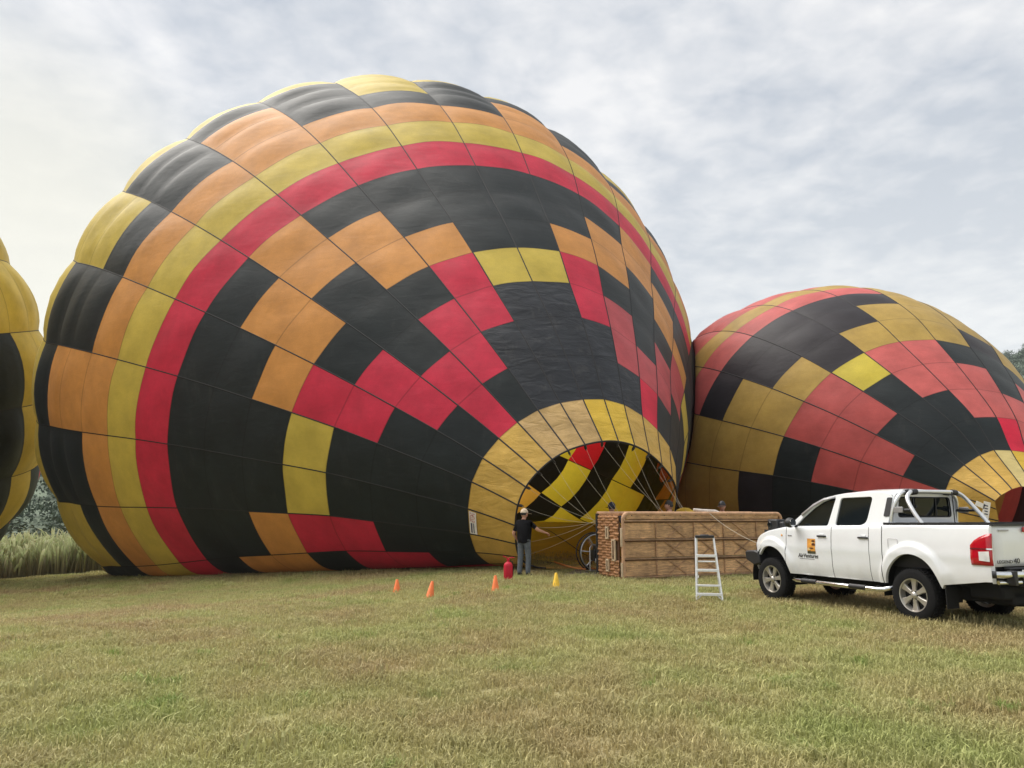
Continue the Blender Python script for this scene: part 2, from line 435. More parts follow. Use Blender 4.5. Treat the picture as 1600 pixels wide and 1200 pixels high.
m_wood = simple('far_foliage', (0.10, 0.13, 0.095), 0.95, var=0.5, nscale=0.4)
b = MB(); r = np.random.default_rng(5)
for k in range(760):
    near = k % 2 == 0; a = r.uniform(-0.66, -0.48) if near else r.uniform(0.50, 0.66)
    tq = r.uniform(0.0, .75) ** 1.6 if near else r.uniform(0.5, 1.0) ** 0.5; dd = 75 + tq * 445
    hh = -3.6 + (float(ridge(np.array(a))) * math.cos(a) * 520 + 4) * tq ** 1.25
    cx, cy = dd * math.sin(a), dd * math.cos(a); s_ = r.uniform(1.6, 3.6) * (.75 if near else 1); nl = 120
    d = r.normal(size=(nl, 3)); d /= np.linalg.norm(d, axis=1)[:, None]; rad = s_ * r.uniform(.35, 1.05, nl) ** .6
    c = np.array([cx, cy, hh + s_ * .8]) + d * rad[:, None] * np.array([1, 1, .85]); q = r.normal(size=(nl, 3)); u = np.cross(d + .6 * q, q); u /= np.linalg.norm(u, axis=1)[:, None] + 1e-9; w = np.cross(u, d + .4 * q); w /= np.linalg.norm(w, axis=1)[:, None] + 1e-9
    sz = s_ * r.uniform(.07, .15, nl)[:, None]
    for c_, u_, w_ in zip(c, u * sz, w * sz): b.add([c_ - u_, c_ + w_ * .6, c_ + u_, c_ - w_ * .7], [(0, 1, 2, 3)])
    b.tube([(cx, cy, hh - .5), (cx, cy, hh + s_)], [.22, .1], 5)
wood = b.build('woodland', m_wood, smooth=False); wood['kind'] = 'stuff'
tag(wood, 'far dark green scrub trees scattered over the hillside', 'woodland')

m_reed, t, bs = new_mat('reeds')
geo = nd(t, 'ShaderNodeNewGeometry'); sp = nd(t, 'ShaderNodeSeparateXYZ'); t.links.new(geo.outputs['Position'], sp.inputs[0])
at = nd(t, 'ShaderNodeAttribute', attribute_name='blade_tone')
rp = nd(t, 'ShaderNodeValToRGB'); el = rp.color_ramp.elements
el[0].position = 0.0; el[0].color = (0.22, 0.20, 0.14, 1); el[1].position = 1.0; el[1].color = (0.50, 0.52, 0.31, 1)
x = el.new(0.45); x.color = (0.34, 0.32, 0.20, 1); x = el.new(0.7); x.color = (0.38, 0.44, 0.22, 1)
t.links.new(at.outputs['Fac'], rp.inputs[0]); t.links.new(rp.outputs[0], bs.inputs['Base Color']); bs.inputs['Roughness'].default_value = 0.8
tr = nd(t, 'ShaderNodeBsdfTranslucent'); t.links.new(rp.outputs[0], tr.inputs['Color']); ms = nd(t, 'ShaderNodeMixShader'); ms.inputs[0].default_value = 0.4
t.links.new(bs.outputs[0], ms.inputs[1]); t.links.new(tr.outputs[0], ms.inputs[2]); t.links.new(ms.outputs[0], t.nodes['Material Output'].inputs['Surface'])
vs = []; fs = []; tone = []; r = np.random.default_rng(8)
for k in range(9500):
    y = r.uniform(47, 57); x = -0.66 * y + r.uniform(-8, 10); z0 = gz(x, y) - 0.05
    clump = .5 + .5 * math.sin(x * 1.3 + 2 * math.sin(y * .8)) * math.sin(y * 1.1 + x * .4)
    h = (1.5 + 1.5 * clump) * r.uniform(.65, 1.1); w = r.uniform(0.02, 0.05); d = r.uniform(0, 2 * np.pi); ln = h * r.uniform(0.05, 0.5)
    pa = r.uniform(0, 3.1); ca, sa = math.cos(pa) * w, math.sin(pa) * w; lx, ly = math.cos(d) * ln, math.sin(d) * ln; tq = r.uniform(-.2, .2) + .15 * (clump - .5)
    s_ = len(vs); plume = r.uniform(0, 1) < .35
    for fz, fl, fw, tn in ((0, 0, 1, .05), (.4, .15, 1.1, .4), (.72, .45, 1.0 if not plume else 2.2, .68), (.9, .75, .7 if not plume else 2.0, .85)):
        vs += [(x + lx * fl - ca * fw, y + ly * fl - sa * fw, z0 + h * fz), (x + lx * fl + ca * fw, y + ly * fl + sa * fw, z0 + h * fz)]; tone += [tn + tq] * 2
    vs.append((x + lx, y + ly, z0 + h * (1 - .12 * ln / h))); tone.append(.95 + tq)
    fs += [(s_, s_ + 1, s_ + 3, s_ + 2), (s_ + 2, s_ + 3, s_ + 5, s_ + 4), (s_ + 4, s_ + 5, s_ + 7, s_ + 6), (s_ + 6, s_ + 7, s_ + 8)]
me = bpy.data.meshes.new('reeds'); me.from_pydata(vs, [], fs); me.materials.append(m_reed)
at = me.attributes.new('blade_tone', 'FLOAT', 'POINT'); at.data.foreach_set('value', tone)
reeds = add_obj('reeds', me); reeds['kind'] = 'stuff'
tag(reeds, 'tall pale reeds at the edge of the field between the balloons', 'reeds')

# morning haze over the valley: one closed box of thin even air
b = MB(); b.box((0, 300, 60), (1280, 720, 132)); hz_o = b.build('haze', None, smooth=False); hz_o['kind'] = 'stuff'
m_hz = bpy.data.materials.new('haze_air'); m_hz.use_nodes = True; t = m_hz.node_tree
for n_ in list(t.nodes):
    if n_.type == 'BSDF_PRINCIPLED': t.nodes.remove(n_)
pv = t.nodes.new('ShaderNodeVolumePrincipled'); pv.inputs['Color'].default_value = (0.82, 0.88, 0.94, 1); pv.inputs['Density'].default_value = 0.00018; pv.inputs['Anisotropy'].default_value = 0.2
t.links.new(pv.outputs[0], t.nodes['Material Output'].inputs['Volume'])
hz_o.data.materials.clear(); hz_o.data.materials.append(m_hz)
tag(hz_o, 'thin pale morning haze filling the valley', 'haze')
# ------------------------------------------------------------------ hot-air balloons lying on their sides, being filled with cold air
# Shape: a body of revolution (axis, row radii) recovered from the seams; seam crossings seen in the photo steer the fabric's small departures from it.
MAIN_Q = [1.913, 22.7155, 2.0288, -0.4011, 0.3902, -0.5632, -0.0547, 0.0248, -0.0058]
MAIN_A = [-1.358, 0.0, 1.385, 2.77, 4.245, 5.714, 7.266, 8.905, 10.502, 12.036, 13.64, 15.435, 17.176, 18.667, 20.276]
MAIN_R = [2.358, 3.222, 4.285, 5.283, 6.307, 7.412, 8.514, 9.611, 10.772, 11.886, 12.967, 14.035, 14.981, 15.733, 16.496]
TWO_Q = [17.2038, 26.9821, 1.648, -0.112, 0.2762, -1.2602, -0.0148, 0.0, -0.0068]
TWO_A = [-1.45, 0.0, 1.009, 2.185, 3.464, 4.822, 6.133, 7.611, 9.085]
TWO_R = [1.25, 2.244, 3.301, 4.237, 5.171, 6.067, 6.95, 7.704, 8.303]
MAIN_KEYS = {   # tape index: {row: seam crossing}
  -7: {13: (160, 884), -1: (810, 872), 0: (745, 865), 1: (670, 862), 2: (601, 862), 3: (540, 861), 4: (482, 864), 5: (420, 867), 6: (374, 870), 8: (279, 880), 9: (245, 884), 10: (212, 885)},
  -6: {13: (93, 783), -1: (807.5, 851), 0: (734, 835), 2: (584, 815), 3: (515, 806), 4: (450, 802), 5: (389, 800), 7: (276, 794), 8: (230, 792.5), 9: (187.5, 792.5), 10: (152.5, 791), 11: (125, 789)},
  -5: {13: (61, 662), -1: (805, 821), 0: (731, 794), 3: (509, 738), 4: (441, 725), 7: (261, 694), 8: (212, 686), 9: (167.5, 680), 10: (129, 676), 12: (76, 665)},
  -4: {13: (75, 535), -1: (809.5, 790.5), 0: (736.5, 753), 2: (590, 692.5), 3: (521, 668), 4: (456, 645), 5: (394, 624), 7: (277.5, 587.5), 8: (227.5, 574), 9: (185, 561), 10: (145, 551), 12: (90, 539)},
  -3: {-1: (821, 760), 0: (754, 715), 1: (685, 672.5), 2: (615, 637.5), 3: (555, 601), 4: (491, 567.5), 5: (429, 540), 6: (376, 512.5), 7: (320, 487.5), 8: (274, 467.5), 9: (229, 450), 10: (191, 433), 11: (161, 421), 13: (118, 411)},
  -2: {-1: (841, 739), 0: (779, 684.5), 1: (715, 634), 2: (657.5, 587.5), 3: (599, 546), 4: (540, 505), 5: (487.5, 466), 6: (435, 435), 7: (390, 402), 8: (345, 375), 9: (306, 350), 10: (268, 331), 11: (239, 316), 12: (215, 304), 13: (196, 299)},
  -1: {-1: (863, 717.5), 0: (807, 659), 1: (756, 600), 2: (701, 549), 3: (654, 499), 4: (604, 452.5), 5: (555, 411), 6: (512.5, 371), 7: (470, 337), 8: (432, 304.5), 9: (399.5, 276), 10: (362.5, 252), 11: (335, 236), 12: (310, 224), 13: (297, 219)},
  0: {-1: (887, 704), 0: (842, 641), 1: (792.5, 576), 2: (752.5, 517.5), 3: (709, 467.5), 4: (670, 416), 5: (632.5, 371), 6: (594, 330), 7: (560, 289), 8: (529, 255.5), 9: (500, 224), 10: (471, 196), 11: (447.5, 179), 12: (425, 166), 13: (407, 161)},
  1: {-1: (914, 696), 0: (875.5, 629), 2: (802.5, 501), 3: (771, 446), 4: (739, 394), 5: (707.5, 348), 7: (651, 264), 8: (627.5, 229), 9: (605, 196), 10: (581, 169), 11: (560, 151)},
  2: {-1: (941, 689.5), 0: (911, 624), 2: (860, 497.5), 3: (830, 439), 4: (809, 387), 5: (784, 341), 6: (764, 298), 7: (743, 258), 8: (725, 224), 9: (706, 191), 10: (689, 164.5), 11: (667.5, 147.5)},
  3: {-1: (966, 690.5), 0: (944, 624), 1: (926, 555), 2: (907.5, 496), 3: (890, 441), 4: (874, 392), 5: (858, 350), 6: (842.5, 310), 7: (827.5, 272), 8: (815, 240), 9: (802.5, 209), 10: (786, 182.5), 12: (765, 159)},
  4: {-1: (991, 697), 0: (976, 632.5), 1: (964, 567), 2: (954, 510), 3: (943, 462.5), 4: (934.5, 415), 5: (923, 373), 6: (912.5, 336), 7: (904, 304), 8: (897.5, 275), 9: (886, 246), 10: (876, 227.5)},
  5: {-1: (1016, 709.5), 0: (1004, 650), 1: (997.5, 587.5), 2: (995, 542), 3: (987.5, 495), 4: (983, 450), 5: (979.5, 418), 6: (970, 384), 7: (967.5, 351), 8: (965, 327.5)},
  6: {-1: (1033, 727.5), 0: (1027, 670), 1: (1028, 620), 2: (1025, 568), 3: (1022.7, 536), 4: (1021, 495), 5: (1019.5, 465), 6: (1018, 442), 7: (1016.5, 415)},
  7: {-1: (1052, 750), 0: (1047, 699), 1: (1047.5, 649), 3: (1047.5, 579), 4: (1049.5, 552), 5: (1052, 526), 6: (1052, 503), 7: (1052.5, 483)},
}
TWO_KEYS = {
  -1: {3: (1267.7, 753), 4: (1207, 743), 5: (1154.6, 737)},
  0: {1: (1411, 745), 3: (1281, 700.5), 4: (1226, 681), 6: (1128.7, 657), 7: (1094, 649)},
  1: {-1: (1551, 779), 0: (1491.5, 746), 1: (1427, 711), 2: (1370, 678), 4: (1256, 627.6), 5: (1207, 607), 6: (1161, 592), 7: (1126, 580)},
  2: {8: (1148.6, 518.6), 9: (1127.5, 517.5), -1: (1555, 777), 0: (1512.5, 726.5), 2: (1399.6, 646), 3: (1350.6, 611), 4: (1299, 583), 5: (1253, 556.6), 7: (1175.6, 524.5)},
  3: {8: (1215, 480), 9: (1188, 477), -1: (1584, 761), 0: (1533.5, 712.5), 2: (1440.7, 621.5), 3: (1392.4, 583.6), 4: (1350, 550.7), 5: (1311.4, 522), 7: (1235.5, 485)},
  4: {8: (1284.5, 455), 9: (1262, 453), -1: (1588, 760), 0: (1556, 704), 1: (1521, 652), 2: (1480, 609), 3: (1441, 570), 4: (1406, 534), 5: (1371, 502.6), 6: (1339, 478), 7: (1304.7, 463)},
  5: {0: (1582.5, 704.6), 1: (1554.5, 651), 2: (1528, 609), 3: (1493, 566), 4: (1461.6, 531), 5: (1434.6, 499), 6: (1402.6, 474), 7: (1379.8, 460)},
  6: {2: (1564.6, 615.6), 3: (1540, 576), 4: (1515.6, 542), 5: (1494.5, 512.7)},
  7: {2: (1598, 627), 3: (1586.5, 600)},
}
class Envelope:
    NV = 6          # steps along a row
    NU = 9          # points across a gore
    def __init__(s, q, a, r, n, keys, turn, bulge, mirror=None, shift=(0, 0, 0), ground=True, turn_about=None):
        s.ta = turn_about; s.avoid = None
        s.q = np.array(q); s.n = n; s.mirror = mirror; s.shift = np.array(shift, float); s.bulge = bulge
        s.ground = ground
        a = list(a); r = list(r)
        th = math.atan2(r[-1] - r[-2], a[-1] - a[-2]); ds = math.hypot(r[-1] - r[-2], a[-1] - a[-2])
        while r[-1] > 0.6 and len(a) < 60:          # close the crown
            th -= turn
            th = max(th, -math.pi / 2)
            a.append(a[-1] + ds * math.cos(th)); r.append(max(0.35, r[-1] + ds * math.sin(th)))
        s.A = np.array(a); s.Rr = np.array(r); s.rows = len(a) - 2     # rows run -1 .. rows
        s.keys = None
        if keys:
            K = np.array([(g, rw, p[0], p[1]) for g, d in keys.items() for rw, p in d.items()], float)
            P = s.line(K[:, 0], K[:, 1])
            px, dep = project(P); e = K[:, 2:4] - px
            right = np.array([1, 0, 0.]); upv = np.array([0, -SP, CP])
            D = (dep / F_PX)[:, None] * (e[:, :1] * right - e[:, 1:] * upv)
            G = s.kern(K[:, :2], K[:, :2]) + 0.12 * np.eye(len(K))
            s.alpha = np.linalg.solve(G, D); s.keys = K[:, :2]
    def kern(s, X, Y):
        d = ((X[:, None, 0] - Y[None, :, 0]) / 1.3) ** 2 + ((X[:, None, 1] - Y[None, :, 1]) / 1.8) ** 2
        return np.exp(-0.5 * d)
    def interp(s, arr, row):
        t = np.clip(np.asarray(row, float) + 1, 0, len(arr) - 1.0001); i = np.floor(t).astype(int); f = t - i
        g = lambda k: arr[np.clip(k, 0, len(arr) - 1)]
        p0, p1, p2, p3 = g(i - 1), g(i), g(i + 1), g(i + 2)
        return p1 + 0.5 * f * (p2 - p0 + f * (2 * p0 - 5 * p1 + 4 * p2 - p3 + f * (3 * (p1 - p2) + p3 - p0)))
    def frame(s):
        yaw, el = s.q[3], s.q[4]
        ax = np.array([math.cos(el) * math.sin(yaw), math.cos(el) * math.cos(yaw), math.sin(el)])
        er = np.cross(ax, [0, 0, 1.]); er /= np.linalg.norm(er); eu = np.cross(er, ax)
        return ax, er, eu
    def centre(s, row):
        ax, er, eu = s.frame(); A = s.interp(s.A, row)
        Ab = np.where(A > 20, 400 + 20 * (A - 20), A * A)
        return s.q[:3] + A[..., None] * ax + (s.q[8] * Ab)[..., None] * np.array([0, 0, 1.])
    def line(s, g, row):
        """points of tape g at fractional row (no ground yet)"""
        g = np.asarray(g, float); row = np.asarray(row, float)
        ax, er, eu = s.frame(); th = s.q[5] + g * 2 * math.pi / s.n
        rr = s.interp(s.Rr, row) * (1 + s.q[6] * np.cos(2 * th) + s.q[7] * np.cos(3 * th))
        P = s.centre(row) + (rr * np.cos(th))[..., None] * eu + (rr * np.sin(th))[..., None] * er
        if s.keys is not None:
            gw = (g + s.n / 2) % s.n - s.n / 2
            X = np.stack([gw.ravel(), np.broadcast_to(row, gw.shape).ravel()], -1)
            P = P + (s.kern(X, s.keys) @ s.alpha).reshape(P.shape)
        return P
    def push(s, P):
        """cloth of a neighbour pressed against this envelope stays outside it"""
        ax, er, eu = s.frame(); a = (P - s.q[:3]) @ ax
        for _ in range(2):
            row = np.interp(a, s.A, np.arange(len(s.A)) - 1.0); a = a + ((P - s.centre(row)) @ ax) * .9
        row = np.interp(a, s.A, np.arange(len(s.A)) - 1.0); c = s.centre(row); v = P - c; v = v - (v @ ax)[..., None] * ax
        rl = np.linalg.norm(v, axis=-1); th = np.arctan2(v @ er, v @ eu)
        rm = s.interp(s.Rr, row) * (1 + s.q[6] * np.cos(2 * th) + s.q[7] * np.cos(3 * th)) * 0.997 + 0.15
        k = np.where((rl < rm) & (a > -1) & (a < s.A[-1] + .3), rm / np.maximum(rl, .5), 1.0)
        return P + v * (k - 1)[..., None]
    def lift(s, g, row):  # added slope, so the inner floor faces the light from the mouth
        """the far lower side raised off the ground, shaped to catch light from the mouth"""
        if s.n != 28 or s.ta: return 0.0
        return 0.95 * np.exp(-((np.asarray(g) % 28 - 13.0) / 2.0) ** 2) * sstep(1.5, 9, np.asarray(row))
    def settle(s, P):
        """the slack underside lies on the grass; then mirror / move"""
        P = s.settle_free(P)
        if s.avoid is not None: P = s.avoid.push(P)
        if s.ground:
            g0 = ground_z(P[..., 0], P[..., 1]) + 0.04; k = 0.22
            d = (P[..., 2] - g0) / k
            P = P.copy(); P[..., 2] = g0 + k * np.where(d > 30, d, np.log1p(np.exp(np.minimum(d, 30))))
        return P
    def gore(s, g):
        """grid (rows*NV+1, NU, 3) of one gore with its normals"""
        nv = (s.rows + 1) * s.NV + 1; row = np.linspace(-1, s.rows, nv); u = np.linspace(0, 1, s.NU)
        L0 = s.line(np.full(nv, g), row); L1 = s.line(np.full(nv, g + 1), row)
        ch = np.linalg.norm(L1 - L0, axis=1)
        mid = (L0 + L1) / 2; out = mid - s.centre(row); out /= np.linalg.norm(out, axis=1)[:, None] + 1e-9
        bz = np.interp(row, [-1, 0, 3, 7, 10, 13, 16, s.rows - 3, s.rows], np.array([0, .008, .02, .035, .06, .085, .10, .10, .02]) * s.bulge)
        v = row - np.floor(row + 1e-6); v = np.clip(v, 0, 1)
        pil = (4 * v * (1 - v)) ** 0.6 * np.interp(row, [-1, 0, 6, 9, 11, 30], [0, .010, .022, .030, .055, .055])
        P = L0[:, None] * (1 - u)[None, :, None] + L1[:, None] * u[None, :, None]
        amp = (bz * ch)[:, None] * (4 * u * (1 - u))[None] + (pil * 1.6)[:, None] * ((4 * u * (1 - u)) ** 0.5)[None]
        rip = np.sin(3.6 * row[:, None] + 2.6 * math.sin(g * 1.7) + 3.0 * u[None]) + .7 * np.sin(6.3 * row[:, None] + g * 2.1 - 4.0 * u[None] * math.cos(g))
        amp = amp + .0075 * ch[:, None] * rip * (4 * u * (1 - u))[None] * np.interp(row, [-1, 0, 1.5, 14, 18], [0, .5, 1, 1, .6])[:, None]
        P = s.settle(P + amp[..., None] * out[:, None])
        P[..., 2] += s.lift(g + u[None, :], row[:, None]) * np.ones(P.shape[:2])
        du = np.gradient(P, axis=1); dv = np.gradient(P, axis=0)
        nm = np.cross(du, dv); nm /= np.linalg.norm(nm, axis=2)[..., None] + 1e-12
        c = s.settle_free(s.centre(row))
        sg = np.sign(((P - c[:, None]) * nm).sum(-1).mean()); nm *= sg
        return P, nm, row
    def settle_free(s, P):
        if s.mirror is not None: P = P * np.array([-1, 1, 1.]) + np.array([2 * s.mirror, 0, 0])
        if s.ta:
            A, T, a = s.ta; Q = P - np.array(A); c, n = math.cos(a), math.sin(a)
            P = np.stack([Q[..., 0] * c - Q[..., 1] * n, Q[..., 0] * n + Q[..., 1] * c, Q[..., 2]], -1) + np.array(T)
        return P + s.shift
    def tape(s, g, r0, r1, w, lift):
        nv = int((r1 - r0) * s.NV) + 1; row = np.linspace(r0, r1, nv)
        A = s.settle(s.line(np.full(nv, g), row)); e = 0.02
        B = s.settle(s.line(np.full(nv, g + e), row)); C = s.settle_free(s.centre(row))
        tg = B - A; tg /= np.linalg.norm(tg, axis=1)[:, None] + 1e-9
        out = A - C; out /= np.linalg.norm(out, axis=1)[:, None]
        A = A + np.stack([0 * row, 0 * row, s.lift(g + 0 * row, row) + 0 * row], -1)
        return np.stack([A - tg * w / 2 + out * lift * .3, A + out * lift, A + tg * w / 2 + out * lift * .3], 1)

def panel_mesh(name, P, nm, mat, uv0=(0, 0)):
    m, n = P.shape[:2]
    fs = [(i * n + j, i * n + j + 1, (i + 1) * n + j + 1, (i + 1) * n + j) for i in range(m - 1) for j in range(n - 1)]
    a = P[0, 0]; b_ = P[0, 1]; c_ = P[1, 0]
    if np.dot(np.cross(b_ - a, c_ - a), nm[0, 0]) < 0: fs = [f[::-1] for f in fs]
    me = bpy.data.meshes.new(name); me.from_pydata(P.reshape(-1, 3).tolist(), [], fs); me.materials.append(mat)
    ul = me.uv_layers.new(name='panel_uv'); uvs = np.array([(j / (n - 1), 1 + i / (m - 1)) for i in range(m) for j in range(n)], np.float32)
    li = np.empty(len(me.loops), np.int32); me.loops.foreach_get('vertex_index', li); ul.data.foreach_set('uv', uvs[li].ravel())
    me.shade_smooth(); me.normals_split_custom_set_from_vertices(nm.reshape(-1, 3).tolist())
    return me

YEL = (0.62, 0.47, 0.085); ORA = (0.66, 0.295, 0.078); RED = (0.63, 0.030, 0.070); DRK = (0.0125, 0.0175, 0.0195)
FB = {'yellow_in': fabric('nylon_lit_yellow', (0.74, 0.57, 0.045), trans=.42), 'red_in': fabric('nylon_lit_red', (0.70, 0.02, 0.03), trans=.4), 'orange_in': fabric('nylon_lit_orange', (0.74, 0.40, 0.06), trans=.4),  # brighter, more see-through copies that imitate the light inside the balloon
      'yellow': fabric('nylon_yellow', YEL), 'orange': fabric('nylon_orange', ORA), 'red': fabric('nylon_red', RED, dirt=.3),
      'dark': fabric('nylon_charcoal', DRK, trans=.08, dirt=.35, tcol=(.05, .04, .03), dust=.17),
      'faded': fabric('nylon_faded_red', (0.52, 0.085, 0.10), dirt=.3), 'crimson': fabric('nylon_crimson', (0.72, 0.02, 0.06)),
      'slate': fabric('nylon_slate', (0.026, 0.029, 0.036), trans=.08, dirt=.4, tcol=(.05, .04, .03), wrinkle=.45, dust=.4),
      'gold': fabric('scoop_gold', (0.66, 0.42, 0.10), dirt=.35, wrinkle=.5), 'tan': fabric('scoop_tan', (0.60, 0.40, 0.17), dirt=.4, wrinkle=.7),
      'bright': fabric('scoop_bright', (0.74, 0.49, 0.06), wrinkle=.6), 'pale': fabric('scoop_pale', (0.72, 0.58, 0.24), wrinkle=.6),
      'brick': fabric('nylon_brick', (0.50, 0.092, 0.085), dirt=.3), 'mustard': fabric('nylon_mustard', (0.50, 0.335, 0.085), dirt=.3),
      'lemon': fabric('nylon_lemon', (0.62, 0.50, 0.06)), 'plum': fabric('nylon_plum_black', (0.026, 0.022, 0.027), trans=.1, dirt=.35, tcol=(.05, .04, .04)),
      'coral': fabric('nylon_coral', (0.60, 0.13, 0.12), dirt=.3)}
M_TAPE = simple('load_tape', (0.012, 0.011, 0.012), 0.7)
M_ROPE = simple('rope_white', (0.42, 0.39, 0.32), 0.8)
M_BLACK = simple('black_plastic', (0.014, 0.014, 0.016), 0.45)

def main_colour(g, r):
    g = (g + 14) % 28 - 14
    if r == -1:
        return {0: 'tan', 1: 'tan', -1: 'tan', 2: 'bright', 3: 'bright'}.get(g, 'gold')
    if g >= 11 or g <= -13:          # lower far side, seen only from inside the mouth
        if g == 11: return {13: 'dark', 14: 'yellow_in', 15: 'yellow_in', 16: 'dark', 17: 'yellow_in', 18: 'dark'}.get(r, 'yellow_in' if r >= 14 else ('orange_in' if r in (4, 5, 9) else 'dark'))
        if g == 12: return {17: 'dark', 18: 'orange_in', 19: 'dark'}.get(r, 'yellow_in')
        return {16: 'dark', 18: 'dark'}.get(r, 'yellow_in')
    if g == 10 and r >= 13: return {13: 'dark', 14: 'dark', 15: 'yellow_in', 16: 'dark', 17: 'red_in', 18: 'yellow_in', 19: 'orange_in'}.get(r, 'yellow_in')
    if g in (8, 9, 10) and r >= 7: return 'orange' if 8 <= r <= 12 and g != 8 else 'dark'
    if r == 7: return 'red'
    if r == 8: return 'yellow'
    if r == 9: return 'orange'
    if r >= 10:
        k = (g + 3) % 4
        if k == 0: return 'dark' if r == 10 else 'yellow'
        if k == 2: return 'orange' if r < 12 else ('dark' if r == 12 else 'yellow')
        return 'dark' if r < 13 else 'yellow'
    ty = 'AYYABCB'[(g + 7) % 7]
    red = {'A': (2, 3), 'Y': (), 'B': (1, 2), 'C': (0, 1)}[ty]; ora = {'A': (4,), 'Y': (), 'B': (4, 5), 'C': (5, 6)}[ty]
    if r in red:
        if g == 5 and r == 0: return 'crimson'
        return 'faded' if g >= 4 else 'red'
    if r in ora: return 'orange'
    if ty == 'Y' and r == 3: return 'yellow'
    return 'slate' if (0 <= g <= 4 and r <= 2) else 'dark'
def two_colour(g, r):
    k = (g - 2) % 8; k = min(k, 8 - k)
    if r == -1: return {4: 'pale', 5: 'bright'}.get(g, 'gold')
    if r >= 7:
        if r == 7: return 'coral' if k <= 2 else 'mustard'
        return 'mustard' if r == 8 else 'coral'
    red = {0: (), 1: (2, 3), 2: (1, 2, 3), 3: (0, 1, 2), 4: (0, 1)}[k]; mus = {0: (), 1: (4,), 2: (4, 5), 3: (4, 5, 6), 4: (5, 6)}[k]
    if r in red: return 'crimson' if (g == 5 and r == 0) else ('coral' if g >= 3 else 'brick')
    if r in mus: return 'mustard'
    if k == 0 and r == 3: return 'lemon'
    return 'plum' if r >= 4 else 'dark'
def third_colour(g, r):
    g = (g + 14) % 28 - 14
    if r == -1: return 'gold'
    if g >= -4: return 'yellow' if r >= 11 else main_colour(g, r)
    if g in (-5, -6): return 'yellow' if r >= 14 else ('dark' if r >= 9 else 'red')
    if g == -7: return {14: 'yellow', 15: 'dark'}.get(r, 'red' if r >= 16 else 'dark')
    return 'dark' if r < 16 else 'red'

def build_balloon(name, label, env, colour, seen, seen_rows, tapes, base):
    root = thing(name, label, 'hot air balloon', base, group='balloons being inflated on the field')
    off = np.array(base)
    rest = {}
    for g in range(env.n):
        gw = (g + env.n // 2) % env.n - env.n // 2
        P, nm, row = env.gore(gw); P = P - off
        for r in range(-1, env.rows):
            i0 = (r + 1) * env.NV; sl = slice(i0, i0 + env.NV + 1)
            c = colour(gw, r)
            if gw in seen and r in seen_rows:
                nmz = 'skirt_panel' if r == -1 else 'panel'
                add_obj(nmz, panel_mesh(nmz, P[sl], nm[sl], FB[c]), root)
            else:
                rest.setdefault(c, []).append((P[sl][:, ::2], nm[sl][:, ::2]))
    # everything turned away from the field of view: one joined part
    mb = MB(); nms = []; mats = []
    for c, lst in rest.items():
        mats.append(FB[c]); mb.cur = len(mats) - 1
        for P, nm in lst: mb.grid(P); nms.append(nm.reshape(-1, 3))
    me = bpy.data.meshes.new('far_side_panels'); me.from_pydata(mb.v, [], mb.f)
    for m in mats: me.materials.append(m)
    me.polygons.foreach_set('material_index', mb.mi); me.shade_smooth()
    ul = me.uv_layers.new(name='panel_uv'); ul.data.foreach_set('uv', np.full(len(me.loops) * 2, 1.5, np.float32))
    o = add_obj('far_side_panels', me, root); o['kind'] = 'stuff'
    for g in tapes:
        T = env.tape(g, -1, min(env.rows - 1, 19), 0.042, 0.022) - off
        b = MB(); b.grid(T); b.build('load_tape', M_TAPE, root, angle=180)
    return root

env1 = Envelope(MAIN_Q, MAIN_A, MAIN_R, 28, MAIN_KEYS, R(14), .8)
base1 = (-6.0, 27.0, gz(-6, 27))
balloon1 = build_balloon('hot_air_balloon', 'largest balloon, yellow, orange, red and charcoal blocks, lying with its mouth behind the basket',
                         env1, main_colour, set(range(-9, 10)), set(range(-1, 14)), range(-8, 11), base1)
env2 = Envelope(TWO_Q, TWO_A, TWO_R, 24, TWO_KEYS, R(6), 1.0)
env2.avoid = env1
base2 = (16.0, 33.0, 0.0)
balloon2 = build_balloon('hot_air_balloon', 'faded brick red, mustard and black balloon lying behind the white pickup',
                         env2, two_colour, set(range(-3, 9)), set(range(-1, 11)), range(-3, 10), base2)
env3 = Envelope(MAIN_Q, MAIN_A, MAIN_R, 28, MAIN_KEYS, R(14), 1.1, mirror=0.0, turn_about=((20.841, 33.03, 11.196), (-25.289, 36.0, 12.182), 0.5))
base3 = (-38.0, 31.0, gz(-38, 31))
balloon3 = build_balloon('hot_air_balloon', 'balloon with a plain yellow crown beside the reeds, crown to crown with the largest balloon',
                         env3, third_colour, set(range(-8, 0)), set(range(11, 20)), range(-8, 1), base3)

for g in range(10, 15):            # tapes seen from inside
    b = MB(); b.grid(env1.tape(g, 0, 21, 0.06, -0.03) - np.array(base1)); b.build('load_tape', M_TAPE, balloon1, angle=180)
# mouth rope, pulleys and flying wires of the largest balloon
off1 = np.array(base1)
ring = env1.settle(env1.line(np.linspace(-9, 19, 28 * 4 + 1), np.full(28 * 4 + 1, -1.0))) - off1
b = MB(); b.tube(ring[:int(28 * 4 * .72)], 0.028, 6); b.build('mouth_rope', M_TAPE, balloon1)
